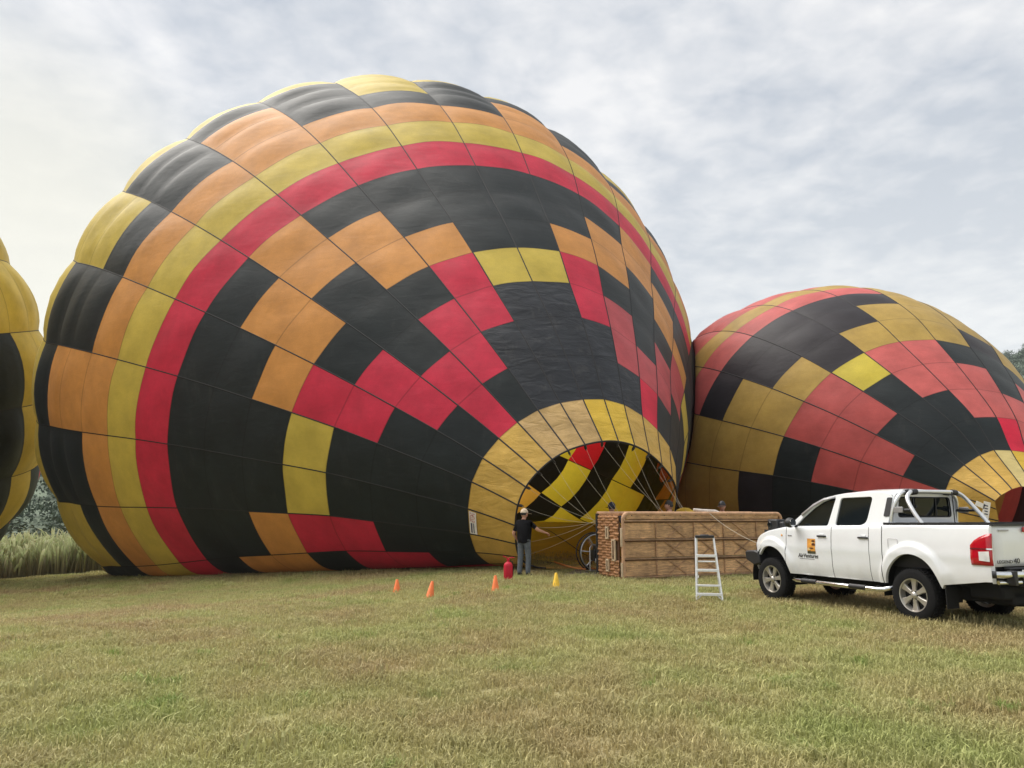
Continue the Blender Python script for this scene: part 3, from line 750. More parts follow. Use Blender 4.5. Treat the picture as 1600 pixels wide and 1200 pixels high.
# pulleys where the tapes reach the mouth rope, and the flying wires down to the basket
B0 = at_z(970, 907.5, 0.0); BA = math.atan2(0.37, 0.93); BL, BD, BH = 4.95, 1.15, 1.62
def basket_pt(x, y, z):
    c, s_ = math.cos(BA), math.sin(BA)
    return np.array([B0[0] + c * x - s_ * y, B0[1] + s_ * x + c * y, z])
P1 = basket_pt(-0.02, BD + .05, 1.42); P2 = basket_pt(1.96, BD + .05, 1.60); P3 = basket_pt(2.7, BD + .05, 1.60); PM = basket_pt(0.62, BD + .05, 1.60)
for g in range(-7, 8):
    p = env1.settle(env1.line(np.array([g]), np.array([-1.0])))[0]
    c = env1.centre(np.array([-1.0]))[0]
    inw = (c - p); inw /= np.linalg.norm(inw)
    b = MB(); q = p + inw * 0.07
    b.box(q - off1, (0.07, 0.05, 0.12), rot=Vector((0, 0, 1)).rotation_difference(Vector(inw)).to_matrix())
    b.tube([p - off1, q - off1 + inw * .1], 0.02, 6)
    b.build('pulley', M_BLACK, balloon1, bevel=0.01)
    tgt = P1 if g <= -1 else (PM if g <= 1 else (P2 if g <= 4 else P3))
    e = tgt + np.array([0, 0, -0.035 * (g % 3)]) if g <= -1 else tgt + np.array([0.05 * (g % 3), 0, 0])
    n = 9; L = [q * (1 - t_) + e * t_ + np.array([0, 0, -0.10 * 4 * t_ * (1 - t_)]) for t_ in np.linspace(0, 1, n)]
    b = MB(); b.tube([x - off1 for x in L], 0.0036, 5); b.build('flying_wire', M_ROPE, balloon1)
# label sewn on the scoop
gP, gN, grow = env1.gore(-6)
def scoop_pt(gu, rw, lift=0.03):
    u = gu; i = (rw + 1) * env1.NV; i0 = int(i); f = i - i0; j = u * (env1.NU - 1); j0 = min(int(j), env1.NU - 2); h = j - j0
    bl = lambda A: (A[i0, j0] * (1 - f) * (1 - h) + A[i0 + 1, j0] * f * (1 - h) + A[i0, j0 + 1] * (1 - f) * h + A[i0 + 1, j0 + 1] * f * h)
    return bl(gP) + bl(gN) * lift
M_LABEL = simple('label_white', (0.78, 0.74, 0.70), 0.7); M_LRED = simple('label_red', (0.45, 0.07, 0.05), 0.7); M_LBLUE = simple('label_navy', (0.03, 0.035, 0.09), 0.7)
lab = np.array([[scoop_pt(u, rw) for u in np.linspace(.05, .95, 6)] for rw in (-0.03, -0.17)]) - off1
b = MB(); b.grid(lab); lb = b.build('sewn_label', M_LABEL, balloon1); 
def label_text(txt, u0, u1, r0, r1, mat):
    me = text_mesh(txt, 1.0, 0.0); co = np.array([v.co for v in me.vertices]); mn, mx_ = co.min(0), co.max(0)
    tq = (co - mn) / np.maximum(mx_ - mn, 1e-6)
    for v, (a, c, _) in zip(me.vertices, tq): v.co = scoop_pt(u0 + (u1 - u0) * a, r0 + (r1 - r0) * c, 0.045) - off1
    me.materials.append(mat); add_obj('lettering', me, lb)
label_text('24275', .92, .55, -0.145, -0.05, M_LRED)
for k in range(2):
    b = MB(); b.grid(np.array([[scoop_pt(u, rw, .045) for u in np.linspace(.1, .5, 4)] for rw in ((-0.06, -0.085), (-0.11, -0.125))[k]]) - off1); b.build('label_stripe', M_LBLUE, lb)
lp2 = at_depth(1541, 797, 25.2); b = MB(); b.box((0, 0, 0), (.22, .012, .55), rot=rotm('Y', R(14))); b.box((-.18, 0, .17), (.30, .012, .16), rot=rotm('Y', R(25)))
o = b.build('sewn_label', M_LABEL, balloon2); o.location = lp2 - np.array(base2)
b = MB()
for k in range(4): b.box((.01 - .012 * k, -.012, .14 - .09 * k), (.11, .006, .035), rot=rotm('Y', R(14)))
b.build('label_stripe', M_LBLUE, o)
# orange straps lying in the lower lip of the mouth
M_STRAP = simple('strap_orange', (0.62, 0.24, 0.07), 0.7)
for k in range(4):
    A = at_z(866 + 7 * k, 880 + 2.5 * k, 0.12); Bp = at_z(922 + 3 * k, 889 + .8 * k, 0.09)
    L = [A * (1 - t_) + Bp * t_ + np.array([0, 0, 0.05 - 0.10 * math.sin(math.pi * t_) * (1 - .2 * k)]) for t_ in np.linspace(0, 1, 8)]
    b = MB(); b.tube([x - off1 for x in L], 0.022, 6); b.build('mouth_strap', M_STRAP, balloon1)

# ------------------------------------------------------------------ passenger basket lying on its side, floor toward the field
def wood(name, col, scale=3.0, axis=(1, 9, 9), dark=0.45):
    m, t, bs = new_mat(name); tc = nd(t, 'ShaderNodeTexCoord'); oi = nd(t, 'ShaderNodeObjectInfo')
    mp = nd(t, 'ShaderNodeMapping'); mp.inputs['Scale'].default_value = axis
    t.links.new(tc.outputs['Object'], mp.inputs[0])
    n1 = nd(t, 'ShaderNodeTexNoise', i_Scale=scale, i_Detail=9.0, i_Roughness=0.7, i_Distortion=1.2); t.links.new(mp.outputs[0], n1.inputs['Vector'])
    n2 = nd(t, 'ShaderNodeTexNoise', i_Scale=2.3, i_Detail=7.0, i_Roughness=0.7); t.links.new(tc.outputs['Object'], n2.inputs['Vector'])
    rp = nd(t, 'ShaderNodeValToRGB'); el = rp.color_ramp.elements
    el[0].position = 0.33; el[0].color = c4([v * dark for v in col]); el[1].position = 0.62; el[1].color = c4(col)
    t.links.new(n1.outputs['Fac'], rp.inputs[0])
    r2 = nd(t, 'ShaderNodeMapRange'); r2.inputs[1].default_value = 0.38; r2.inputs[2].default_value = 0.68; r2.inputs[3].default_value = 1.12; r2.inputs[4].default_value = 0.62
    t.links.new(n2.outputs['Fac'], r2.inputs[0])
    r3 = nd(t, 'ShaderNodeMapRange'); r3.inputs[3].default_value = 0.82; r3.inputs[4].default_value = 1.15; t.links.new(oi.outputs['Random'], r3.inputs[0])
    mm = nd(t, 'ShaderNodeMath', operation='MULTIPLY'); t.links.new(r2.outputs[0], mm.inputs[0]); t.links.new(r3.outputs[0], mm.inputs[1])
    mx = nd(t, 'ShaderNodeMixRGB', blend_type='MULTIPLY'); mx.inputs[0].default_value = 1.0
    t.links.new(rp.outputs[0], mx.inputs[1]); t.links.new(mm.outputs[0], mx.inputs[2]); t.links.new(mx.outputs[0], bs.inputs['Base Color'])
    bs.inputs['Roughness'].default_value = 0.75
    bp = nd(t, 'ShaderNodeBump', i_Strength=0.35, i_Distance=0.01); t.links.new(n1.outputs['Fac'], bp.inputs['Height']); t.links.new(bp.outputs[0], bs.inputs['Normal'])
    return m
M_PLY = wood('plywood_worn', (0.76, 0.46, 0.23), dark=.36); M_BATTEN = wood('batten_wood', (0.58, 0.34, 0.18)); M_RUN = wood('runner_wood', (0.46, 0.28, 0.16))
M_LEATHER = simple('suede_edge', (0.52, 0.31, 0.18), 0.8, var=0.3, nscale=5, bump=0.4, bscale=90)
M_WICK = simple('wicker_cane', (0.34, 0.165, 0.072), 0.75, var=0.35, nscale=14, bump=0.3, bscale=120)
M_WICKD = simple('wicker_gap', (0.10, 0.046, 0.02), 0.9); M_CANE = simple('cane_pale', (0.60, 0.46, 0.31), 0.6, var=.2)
basket = thing('balloon_basket', 'long wicker and plywood passenger basket tipped on its side, planked floor showing', 'basket', tuple(B0[:2]) + (0.0,), BA)
zb = [0.075, 0.51, 0.965, 1.425]
for i in range(3):
    xs = [0.10, 1.02, 2.15, 3.05, 4.10, BL - .06]
    for k in range(5):
        b = MB(); b.box(((xs[k] + xs[k + 1]) / 2, 0.02 + .004 * ((i * 5 + k * 3) % 3), (zb[i] + zb[i + 1]) / 2), (xs[k + 1] - xs[k] - .012, 0.03, zb[i + 1] - zb[i] - .05)); b.build('floor_board', M_PLY, basket, bevel=0.006)
    for k in range(4):
        b = MB(); b.box((xs[k + 1], -0.012, (zb[i] + zb[i + 1]) / 2), (0.035, 0.02, zb[i + 1] - zb[i] - .07)); b.build('upright_batten', M_BATTEN, basket, bevel=0.004)
    for k, cx in enumerate((1.62, 2.62, 3.6) if i != 1 else (1.55, 2.62, 3.62)):
        h = zb[i + 1] - zb[i] - .09; w = 0.52 + .06 * ((i + k) % 2)
        for sg in (-1, 1):
            b = MB(); a = math.atan2(h, w) * sg
            b.box((cx, -0.002 - .006 * (sg > 0), (zb[i] + zb[i + 1]) / 2), (math.hypot(w, h) * (.98 if sg > 0 else .9), 0.014, 0.034), rot=rotm('Y', a)); b.build('cross_batten', M_BATTEN, basket, bevel=0.003)
b = MB(); b.box((BL / 2 + .04, 0.03, 1.53), (BL - .28, 0.05, 0.155)); b.build('floor_board', M_PLY, basket, bevel=0.02)
for z in zb:
    b = MB(); b.box((BL / 2 + .02, -0.014, z - .003), (BL - .18, 0.062, 0.04)); b.build('skid_runner', M_RUN, basket, bevel=0.008)
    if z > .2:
        b = MB(); b.box((BL / 2 + .02, -0.008, z - .036), (BL - .2, 0.03, 0.03)); b.build('painted_shadow_strip', M_WICKD, basket)  # dark strip painted in as the shadow line under each runner
for k in range(10):
    b = MB(); x = .35 + k * .47; b.lathe([(0.0, -0.008), (0.014, -0.006), (0.016, 0.0)], (x, 0.005, 1.555), 10, 'y'); b.build('bolt', M_BLACK, basket)
rim = [(BL - .02, .03, .05), (BL - .01, .03, 1.35)] + [(BL - .14 + .13 * math.cos(a), .03, 1.46 + .13 * math.sin(a)) for a in np.linspace(0, math.pi / 2, 6)] + [(.26, .03, 1.60)] + [(.26 - .14 * math.sin(a), .03, 1.46 + .14 * math.cos(a)) for a in np.linspace(.3, math.pi / 2, 5)] + [(.10, .03, .04)]
b = MB(); b.tube(rim, 0.05, 10); b.build('edge_binding', M_LEATHER, basket)
b = MB(); b.tube([(.06, .03, .05), (BL - .05, .03, .05)], .045, 8); b.build('edge_binding', M_LEATHER, basket)
for z0, z1 in ((.08, .42), (.80, 1.25)):
    b = MB(); b.box((.035, -.012, (z0 + z1) / 2), (.05, .03, z1 - z0)); b.build('corner_strip', M_CANE, basket, bevel=.008)
# walls
b = MB()
b.box((BL / 2, BD / 2 + .06, 1.575), (BL - .1, BD - .08, .05)); b.box((BL / 2, BD / 2 + .06, .03), (BL - .1, BD - .08, .05)); b.box((BL - .03, BD / 2 + .06, .8), (.05, BD - .08, 1.5))
b.build('wicker_wall', M_WICK, basket)
b = MB(); b.box((.035, BD / 2 + .06, .8), (.03, BD - .06, 1.5)); b.build('wall_backing', M_WICKD, basket)
for (x0, y0, z0, x1, y1, z1) in ((.02, BD + .03, .04, .02, BD + .03, 1.6), (.02, BD + .03, 1.6, BL - .02, BD + .03, 1.6), (BL - .02, BD + .03, 1.6, BL - .02, BD + .03, .04)):
    b = MB(); b.tube([(x0, y0, z0), (x1, y1, z1)], .05, 8); b.build('rim_padding', M_BLACK if x0 == x1 == .02 else M_LEATHER, basket)
b = MB(); nrow, ncol = 22, 5
holes = ((.58, 1.12, .05, .13), (.26, .71, .06, .24), (.58, .33, .05, .13))
for i in range(nrow):
    for j in range(ncol):
        zc = .07 + (i + .5) * 1.47 / nrow; yc = .12 + (j + .5 + .12 * math.sin(i * 2.4 + j)) * (BD - .14) / ncol
        if any(abs(yc - hy) < hw + .03 and abs(zc - hz) < hh + .01 for hy, hz, hw, hh in holes): continue
        w = (BD - .14) / ncol * .60; h = 1.47 / nrow * .56; d = (.052 if (i + j) % 2 else .030) + .006 * math.sin(i * 3.1 + j); vs = []
        for yy, dd in ((-1, .2), (-.5, .85), (.5, .85), (1, .2)):
            for zz, d2 in ((-1, .15), (-.4, 1), (.4, 1), (1, .15)): vs.append((.02 - d * dd * d2, yc + yy * w, zc + zz * h + .008 * yy * (1 if i % 2 else -1)))
        b.add(vs, [(r_ * 4 + c_, r_ * 4 + c_ + 1, r_ * 4 + c_ + 5, r_ * 4 + c_ + 4) for r_ in range(3) for c_ in range(3)])
ww = b.build('wicker_weave', M_WICK, basket, angle=80); ww['kind'] = 'stuff'
for hy, hz, hw, hh in holes:
    b = MB()
    for sy in (-1, 1): b.box((-.03, hy + sy * hw, hz), (.05, .03, hh * 2 + .05))
    for sz in (-1, 1): b.box((-.028, hy, hz + sz * hh), (.046, hw * 2 + .03, .03))
    hf = b.build('hand_hole_frame', M_CANE, basket, bevel=.006)
    b = MB(); b.box((-.018, hy, hz), (.03, hw * 2 - .02, hh * 2 - .02)); b.build('slot', M_WICKD, hf)
# tether from the basket to the pickup's nose
tether_a = basket_pt(2.72, 0.2, 1.66); 
# ------------------------------------------------------------------ inflation fan behind the basket
M_STEEL = simple('steel_tube', (0.55, 0.55, 0.55), 0.35, metal=0.9, var=.1); M_ENG = simple('engine_black', (0.02, 0.02, 0.022), 0.5, var=.3); M_REDP = simple('red_tank', (0.40, 0.03, 0.04), 0.4)
fp = at_z(932, 896, 0.0); fan = thing('inflation_fan', 'petrol inflation fan with round wire cage beside the wicker end of the basket', 'fan', (fp[0], fp[1], 0), R(14))
FR, FZ = 0.52, 0.56
def circ(r, y, n=40, z=FZ): return [(r * math.cos(2 * math.pi * k / n), y, z + r * math.sin(2 * math.pi * k / n)) for k in range(n + 1)]
b = MB(); b.tube(circ(FR, -.14), .018, 8, False); b.tube(circ(FR, .14), .018, 8, False); b.build('cage_ring', M_BLACK, fan)
b = MB(); b.tube(circ(FR - .035, -.15), .018, 8, False); b.build('cage_trim', M_STEEL, fan)
for k in range(7):
    a = 2 * math.pi * k / 7 + .35; b = MB(); b.tube([(.1 * math.cos(a), -.16, FZ + .1 * math.sin(a)), ((FR - .02) * math.cos(a), -.15, FZ + (FR - .02) * math.sin(a))], .015, 6); b.build('cage_spoke', M_STEEL, fan)
for rr in (.16, .25, .34, .43):
    b = MB(); b.tube(circ(rr, -.15), .004, 5, False); b.build('guard_wire', M_BLACK, fan)
for k in range(3):
    a = 2 * math.pi * k / 3; P = []
    for s_ in np.linspace(.08, .47, 6):
        tw = .9 - 1.1 * s_; ch = .11 - .06 * s_; d1 = np.array([-math.sin(a), 0, math.cos(a)]); d0 = np.array([math.cos(a), 0, math.sin(a)])
        cpt = d0 * s_ + np.array([0, 0.02, FZ]); v_ = d1 * math.cos(tw) * ch + np.array([0, math.sin(tw) * ch, 0]); P.append([cpt - v_ / 2, cpt + v_ / 2])
    b = MB(); b.grid(np.array(P)); o = b.build('fan_blade', M_BATTEN, fan); sm = o.modifiers.new('s', 'SOLIDIFY'); sm.thickness = .012
b = MB(); b.lathe([(0, -.1), (.08, -.09), (.09, 0), (.08, .08), (0, .09)], (0, 0, FZ), 16, 'y'); b.build('fan_hub', M_ENG, fan)
b = MB(); fr = [(-.30, -.34, .10), (-.30, -.34, .70), (-.24, -.34, .77), (.22, -.34, .77), (.27, -.34, .70), (.27, -.34, .10), (-.30, -.34, .10)]; b.tube(fr, .018, 8); b.tube([(-.30, -.34, .12), (-.30, .2, .05)], .014, 8); b.tube([(.27, -.34, .12), (.27, .2, .05)], .014, 8); b.tube([(-.2, -.2, .03), (.6, -.2, .03)], .016, 8); b.build('engine_frame', M_STEEL, fan)
b = MB(); b.box((-.04, -.30, .50), (.36, .26, .30)); b.box((-.04, -.30, .68), (.26, .2, .12)); b.lathe([(0, -.09), (.11, -.08), (.12, 0), (.11, .02), (0, .03)], (-.04, -.44, .52), 18, 'y'); b.build('engine', M_ENG, fan, bevel=.02)
b = MB(); b.box((.02, -.36, .33), (.2, .16, .14)); b.build('fuel_tank', M_REDP, fan, bevel=.03)
b = MB(); b.box((-.15, -.42, .36), (.07, .07, .12)); b.build('air_filter', M_STEEL, fan, bevel=.01)
for sx in (-.25, .65):
    b = MB(); b.lathe([(0, -.03), (.1, -.03), (.12, -.015), (.12, .015), (.1, .03), (0, .03)], (sx, .05, .12), 18, 'x'); b.build('wheel', M_BLACK, fan)
# ground sheet under the fan
M_TARP = simple('ground_sheet', (0.17, 0.145, 0.12), 0.85, var=.3, nscale=2.5, bump=.5, bscale=6)
tq = [at_z(876, 899.5, 0.02), at_z(905, 888, 0.06), at_z(955, 885.5, 0.05), at_z(985, 893, 0.02), at_z(930, 903, 0.02)]
cen = sum(tq) / 5; b = MB(); vs = [cen + np.array([0, 0, .05])] + tq
ring2 = []
for k in range(5):
    for t_ in (0, .5): ring2.append(tq[k] * (1 - t_) + tq[(k + 1) % 5] * t_ + np.array([0, 0, .02 * math.sin(k * 2 + t_ * 5)]))
b.add([cen + np.array([0, 0, .06])] + ring2, [(0, 1 + k, 1 + (k + 1) % 10) for k in range(10)])
o = b.build('ground_sheet', M_TARP); md = o.modifiers.new('s', 'SUBSURF'); md.levels = md.render_levels = 2; md.subdivision_type = 'SIMPLE'
sm = o.modifiers.new('t', 'SOLIDIFY'); sm.thickness = .02; tag(o, 'grey brown ground sheet spread on the grass under the fan', 'tarpaulin')

# ------------------------------------------------------------------ aluminium step ladder
M_ALU = simple('aluminium', (0.80, 0.81, 0.82), 0.42, metal=0.25, var=.08, nscale=20)
lp = at_z(1109, 941, 0.0); ladder = thing('step_ladder', 'small aluminium step ladder with black top cap standing before the basket', 'ladder', (lp[0], lp[1], 0), R(-13))
LH = 1.16
def rail(x0, x1, y0, y1, r=.026):
    b = MB(); d = Vector((x1 - x0, y1 - y0, LH)); b.box(((x0 + x1) / 2, (y0 + y1) / 2, LH / 2), (.03, .055, d.length), rot=Vector((0, 0, 1)).rotation_difference(d.normalized()).to_matrix()); return b
rail(-.235, -.205, 0, .28).build('front_rail', M_ALU, ladder, bevel=.004); rail(.235, .125, 0, .28).build('front_rail', M_ALU, ladder, bevel=.004)
rail(-.21, -.185, .62, .34).build('rear_rail', M_ALU, ladder, bevel=.004); rail(.22, .12, .62, .34).build('rear_rail', M_ALU, ladder, bevel=.004)
for k, z in enumerate((.135, .29, .56, .82)):
    f_ = z / LH; xl = -.235 + .03 * f_; xr = .235 - .11 * f_
    b = MB(); b.box(((xl + xr) / 2, .28 * f_ + .01, z), (xr - xl, .085, .045 if k != 1 else .03)); b.build('step', M_ALU, ladder, bevel=.004)
for z in (.25, .70):
    f_ = z / LH; b = MB(); b.tube([(-.21 + .025 * f_, .62 - .28 * f_, z), (.22 - .10 * f_, .62 - .28 * f_, z)], .014, 8); b.build('rear_brace', M_ALU, ladder)
for sx in (-1, 1):
    b = MB(); b.tube([(sx * .235, 0.02, .03), (sx * .13, .035, .125)], .013, 6); b.build('foot_brace', M_ALU, ladder)
    b = MB(); b.box((sx * .235, 0, .018), (.045, .07, .036)); b.build('rubber_foot', M_BLACK, ladder, bevel=.006)
    b = MB(); b.tube([(sx * .19, .16, .42), (sx * .18, .62, .42)], .008, 6); b.build('spreader', M_ALU, ladder)
b = MB(); b.box((-.04, .31, LH + .012), (.35, .15, .05)); b.box((-.04, .31, LH + .042), (.16, .09, .02)); b.build('top_cap', M_BLACK, ladder, bevel=.012)

# ------------------------------------------------------------------ cones and extinguisher
M_CONE = simple('cone_orange', (0.85, 0.19, 0.045), 0.5, var=.1); M_CONEY = simple('cone_yellow', (0.80, 0.50, 0.03), 0.5, var=.15)
def cone(px, py, mat, label, hgt, tilt=(0, 0), group='cones set out on the grass'):
    p = at_z(px, py, gz(0, 0)); p = at_z(px, py, gz(p[0], p[1]))
    t_ = thing('traffic_cone', label, 'traffic cone', (p[0], p[1], gz(p[0], p[1])), random.uniform(0, 1), group); t_.rotation_euler = (tilt[0], tilt[1], .4)
    b = MB(); b.lathe([(0.092, .02), (.086, .03), (.026, hgt), (.02, hgt + .006), (.012, hgt), (.07, .02)], (0, 0, 0), 24); b.build('cone_body', mat, t_)
    b = MB(); b.box((0, 0, .012), (.21, .21, .024)); b.build('base', mat, t_, bevel=.01)
    return t_
cone(620, 925, M_CONE, 'orange cone nearest the red and orange lower panels, upright', .30)
cone(671, 936, M_CONE, 'leaning orange cone standing on the open grass', .35, (0, R(9)))
cone(774, 926, M_CONE, 'orange cone beside the red fire extinguisher', .34)
cone(869, 918, M_CONEY, 'scuffed yellow cone in front of the scoop and ground sheet', .31)
M_EXT = simple('extinguisher_red', (0.50, 0.012, 0.035), 0.5, var=.08, spec=.3)
p = at_z(794, 909, 0.0); ext = thing('fire_extinguisher', 'red fire extinguisher standing on the grass by the man in black', 'fire extinguisher', (p[0], p[1], 0), R(20))
b = MB(); b.lathe([(0, .01), (.10, .01), (.108, .03), (.108, .37), (.10, .41), (.07, .445), (.033, .465), (.03, .50), (0, .50)], (0, 0, 0), 28); b.build('cylinder', M_EXT, ext)
b = MB(); b.box((0, 0, .515), (.06, .05, .035)); b.tube([(0, 0, .54), (.09, 0, .565), (.15, 0, .55)], .012, 8); b.tube([(0, 0, .53), (-.06, 0, .57), (-.13, 0, .60)], .012, 8); b.build('valve_handle', M_EXT, ext)
b = MB(); b.tube([(.03, .02, .5), (.12, .06, .46), (.155, .08, .30), (.15, .09, .12)], .014, 8); b.build('hose', M_BLACK, ext)

# ------------------------------------------------------------------ people
M_SKIN = simple('skin', (0.50, 0.27, 0.19), 0.55, var=.08); M_SHIRT = simple('shirt_black', (0.008, 0.008, 0.010), 0.9, spec=.15, var=.3, bump=.3, bscale=25); M_JEAN = simple('jeans_grey_blue', (0.10, 0.115, 0.135), 0.85, var=.35, nscale=10, bump=.4, bscale=20)
M_SHOE = simple('shoe_dark', (0.03, 0.028, 0.028), 0.7); M_CAPP = simple('cap_cream', (0.62, 0.50, 0.36), 0.8, var=.3, nscale=18); M_HAIR = simple('hair_dark', (0.014, 0.011, 0.010), 0.6, var=.4, nscale=40, bump=.6, bscale=80)
M_NAVY = simple('cap_navy', (0.018, 0.022, 0.04), 0.8); M_BLUE = simple('shirt_blue_grey', (0.06, 0.075, 0.11), 0.85); M_EYE = simple('eye_dark', (0.02, 0.015, 0.012), 0.3); M_LIP = simple('lips', (0.40, 0.16, 0.13), 0.5)
def head_shape(mb, c, s_, turn, skin_i, eye_i, lip_i):
    """ovoid skull with brow, nose, mouth, ears; face toward +y before the turn"""
    rt = Matrix.Rotation(turn, 3, 'Z'); n, m = 20, 14; vs = []
    for i in range(m + 1):
        u = math.pi * i / m
        for j in range(n):
            v = 2 * math.pi * j / n; x = math.sin(u) * math.cos(v); y = math.sin(u) * math.sin(v); z = math.cos(u)
            X = x * .076; Y = y * .098; Z = z * .118
            if z < 0: X *= 1 - .22 * z * z; Y *= 1 - .10 * z * z
            fr_ = max(0, y) ** 6
            Y += .022 * fr_ * math.exp(-((z + .12) / .16) ** 2) * math.exp(-(x / .22) ** 2)      # nose
            Y -= .008 * fr_ * math.exp(-((z - .12) / .08) ** 2) * (1 if abs(x) > .18 else 0)      # eye sockets
            Y += .008 * fr_ * math.exp(-((z + .78) / .14) ** 2)                                    # chin
            vs.append(Vector(c) + rt @ Vector((X, Y, Z)) * s_)
    mb.cur = skin_i; mb.add(vs, [(i * n + j, i * n + (j + 1) % n, (i + 1) * n + (j + 1) % n, (i + 1) * n + j) for i in range(m) for j in range(n)])
    for sx in (-1, 1):
        e = Vector(c) + rt @ Vector((sx * .077, -.005, -.008)) * s_
        mb.tube([e + Vector((0, 0, -.03)) * s_, e + Vector((0, 0, .0)) * s_, e + Vector((0, 0, .03)) * s_], [.008 * s_, .016 * s_, .010 * s_], 8)
    mb.cur = eye_i
    for sx in (-1, 1):
        e = Vector(c) + rt @ Vector((sx * .030, .083, .012)) * s_; mb.lathe([(0, -.006), (.011, 0), (0, .006)], e, 8)
    mb.cur = lip_i; e = Vector(c) + rt @ Vector((0, .088, -.055)) * s_; mb.box(e, (.045 * s_, .012 * s_, .012 * s_), rot=rt)
def person(label, loc, facing, hands, shirt, trousers, headturn=0.0, hgt=1.72, sleeve_short=True, stride=.0):
    k = hgt / 1.72
    root = thing('person', label, 'person', loc, facing, group='balloon crew')
    J = {'pel': (0, 0, .95), 'spine': (0, .0, 1.15), 'chest': (0, .01, 1.33), 'neck': (0, -.005, 1.455), 'headb': (0, .01, 1.53)}
    R_ = {'pel': (.165, .13), 'spine': (.185, .14), 'chest': (.195, .14), 'neck': (.065, .065), 'headb': (.06, .06)}
    E_ = [('pel', 'spine', 's'), ('spine', 'chest', 's'), ('chest', 'neck', 's'), ('neck', 'headb', 'k')]
    for sx, nm in ((-1, 'l'), (1, 'r')):
        h = hands[0 if sx < 0 else 1]
        sh = Vector((sx * .19, 0, 1.385)); hd_ = Vector(h); mid = (sh + hd_) / 2; L = .56; dist = (hd_ - sh).length
        bend = math.sqrt(max(0.0, (L / 2) ** 2 - (dist / 2) ** 2)); el = mid + (Vector((sx * .5, -.6, -.5)).normalized()) * bend
        J['sh' + nm] = sh; J['el' + nm] = el; J['wr' + nm] = hd_
        J['um' + nm] = sh.lerp(el, .72); R_['um' + nm] = (.056, .056)
        R_['sh' + nm] = (.075, .075); R_['el' + nm] = (.045, .045); R_['wr' + nm] = (.03, .026)
        E_ += [('chest', 'sh' + nm, 's'), ('sh' + nm, 'um' + nm, 's'), ('um' + nm, 'el' + nm, 'k' if sleeve_short else 's'), ('el' + nm, 'wr' + nm, 'k' if sleeve_short else 's')]
        pd = (hd_ - el).normalized(); J['pa' + nm] = hd_ + pd * .075; R_['pa' + nm] = (.042, .022); E_.append(('wr' + nm, 'pa' + nm, 'k'))
        J['hip' + nm] = (sx * .095, 0, .90); R_['hip' + nm] = (.105, .11); J['kn' + nm] = (sx * .105, .02 + sx * stride, .50); R_['kn' + nm] = (.075, .08)
        J['an' + nm] = (sx * .115, -.02 + sx * stride, .10); R_['an' + nm] = (.066, .07); J['to' + nm] = (sx * .135, .13 + sx * stride, .045); R_['to' + nm] = (.048, .04)
        J['he' + nm] = (sx * .115, -.03 + sx * stride, .05); R_['he' + nm] = (.05, .045)
        E_ += [('pel', 'hip' + nm, 't'), ('hip' + nm, 'kn' + nm, 't'), ('kn' + nm, 'an' + nm, 't'), ('an' + nm, 'he' + nm, 'f'), ('he' + nm, 'to' + nm, 'f')]
    names = list(J); idx = {n: i for i, n in enumerate(names)}
    me = bpy.data.meshes.new('body_skel'); me.from_pydata([tuple(Vector(J[n]) * k) for n in names], [(idx[a], idx[b_]) for a, b_, _ in E_], [])
    o = bpy.data.objects.new('body_skel', me); COL.objects.link(o)
    o.modifiers.new('skin', 'SKIN'); sv = me.skin_vertices[0].data
    for n in names: sv[idx[n]].radius = (R_[n][0] * k, R_[n][1] * k)
    for n in names: sv[idx[n]].use_root = (n == 'pel')
    ss = o.modifiers.new('sub', 'SUBSURF'); ss.levels = ss.render_levels = 2
    dg = bpy.context.evaluated_depsgraph_get(); bm_ = bpy.data.meshes.new_from_object(o.evaluated_get(dg)); bpy.data.objects.remove(o)
    mb = MB(); segs = [(Vector(J[a]) * k, Vector(J[b_]) * k, 'skft'.index(m_)) for a, b_, m_ in E_]
    V = [v.co.copy() for v in bm_.vertices]
    for p_ in bm_.polygons:
        c_ = sum((V[i] for i in p_.vertices), Vector()) / len(p_.vertices); best = None
        for a, b_, mi in segs:
            t_ = max(0, min(1, (c_ - a).dot(b_ - a) / max(1e-6, (b_ - a).length_squared))); d_ = (a + (b_ - a) * t_ - c_).length
            if best is None or d_ < best[0]: best = (d_, mi)
        mi = best[1]
        if mi in (0, 3): mi = 3 if c_.z < .93 * k else 0
        mb.cur = mi; mb.f.append(tuple(p_.vertices)); mb.mi.append(mi)
    mb.v = [tuple(v) for v in V]
    head_shape(mb, Vector((0, .02, 1.605)) * k, k, headturn, 1, 4, 5)
    for sx, nm in ((-1, 'l'), (1, 'r')):        # four fingers and a thumb, half closed
        wr = Vector(J['wr' + nm]) * k; pa = Vector(J['pa' + nm]) * k; d = (pa - wr).normalized(); side = d.cross(Vector((0, 0, 1))).normalized() if abs(d.z) < .9 else Vector((0, 1, 0)); dn = d.cross(side).normalized()
        if dn.z > 0 and abs(d.z) < .9: dn = -dn
        mb.cur = 1
        for q_ in range(4):
            s0 = pa + side * (.027 - .018 * q_); L = (.07, .078, .073, .058)[q_]
            mb.tube([s0 - d * .02, s0 + d * L * .45 + dn * .008, s0 + d * L * .75 + dn * .03, s0 + d * L * .7 + dn * .055], [.0095, .009, .0085, .007], 7)
        s0 = wr + d * .025 + side * .028; mb.tube([s0, s0 + d * .025 + side * .022, s0 + d * .055 + side * .025 + dn * .015], [.012, .0105, .008], 7)
    bpy.data.meshes.remove(bm_)
    ob = mb.build('body', [shirt, M_SKIN, M_SHOE, trousers, M_EYE, M_LIP], root, angle=180)
    b = MB(); b.lathe([(.163 * k, .86 * k), (.178 * k, .90 * k), (.172 * k, 1.02 * k), (.165 * k, 1.1 * k)], (0, .0, 0), 22)      # loose hem of the shirt
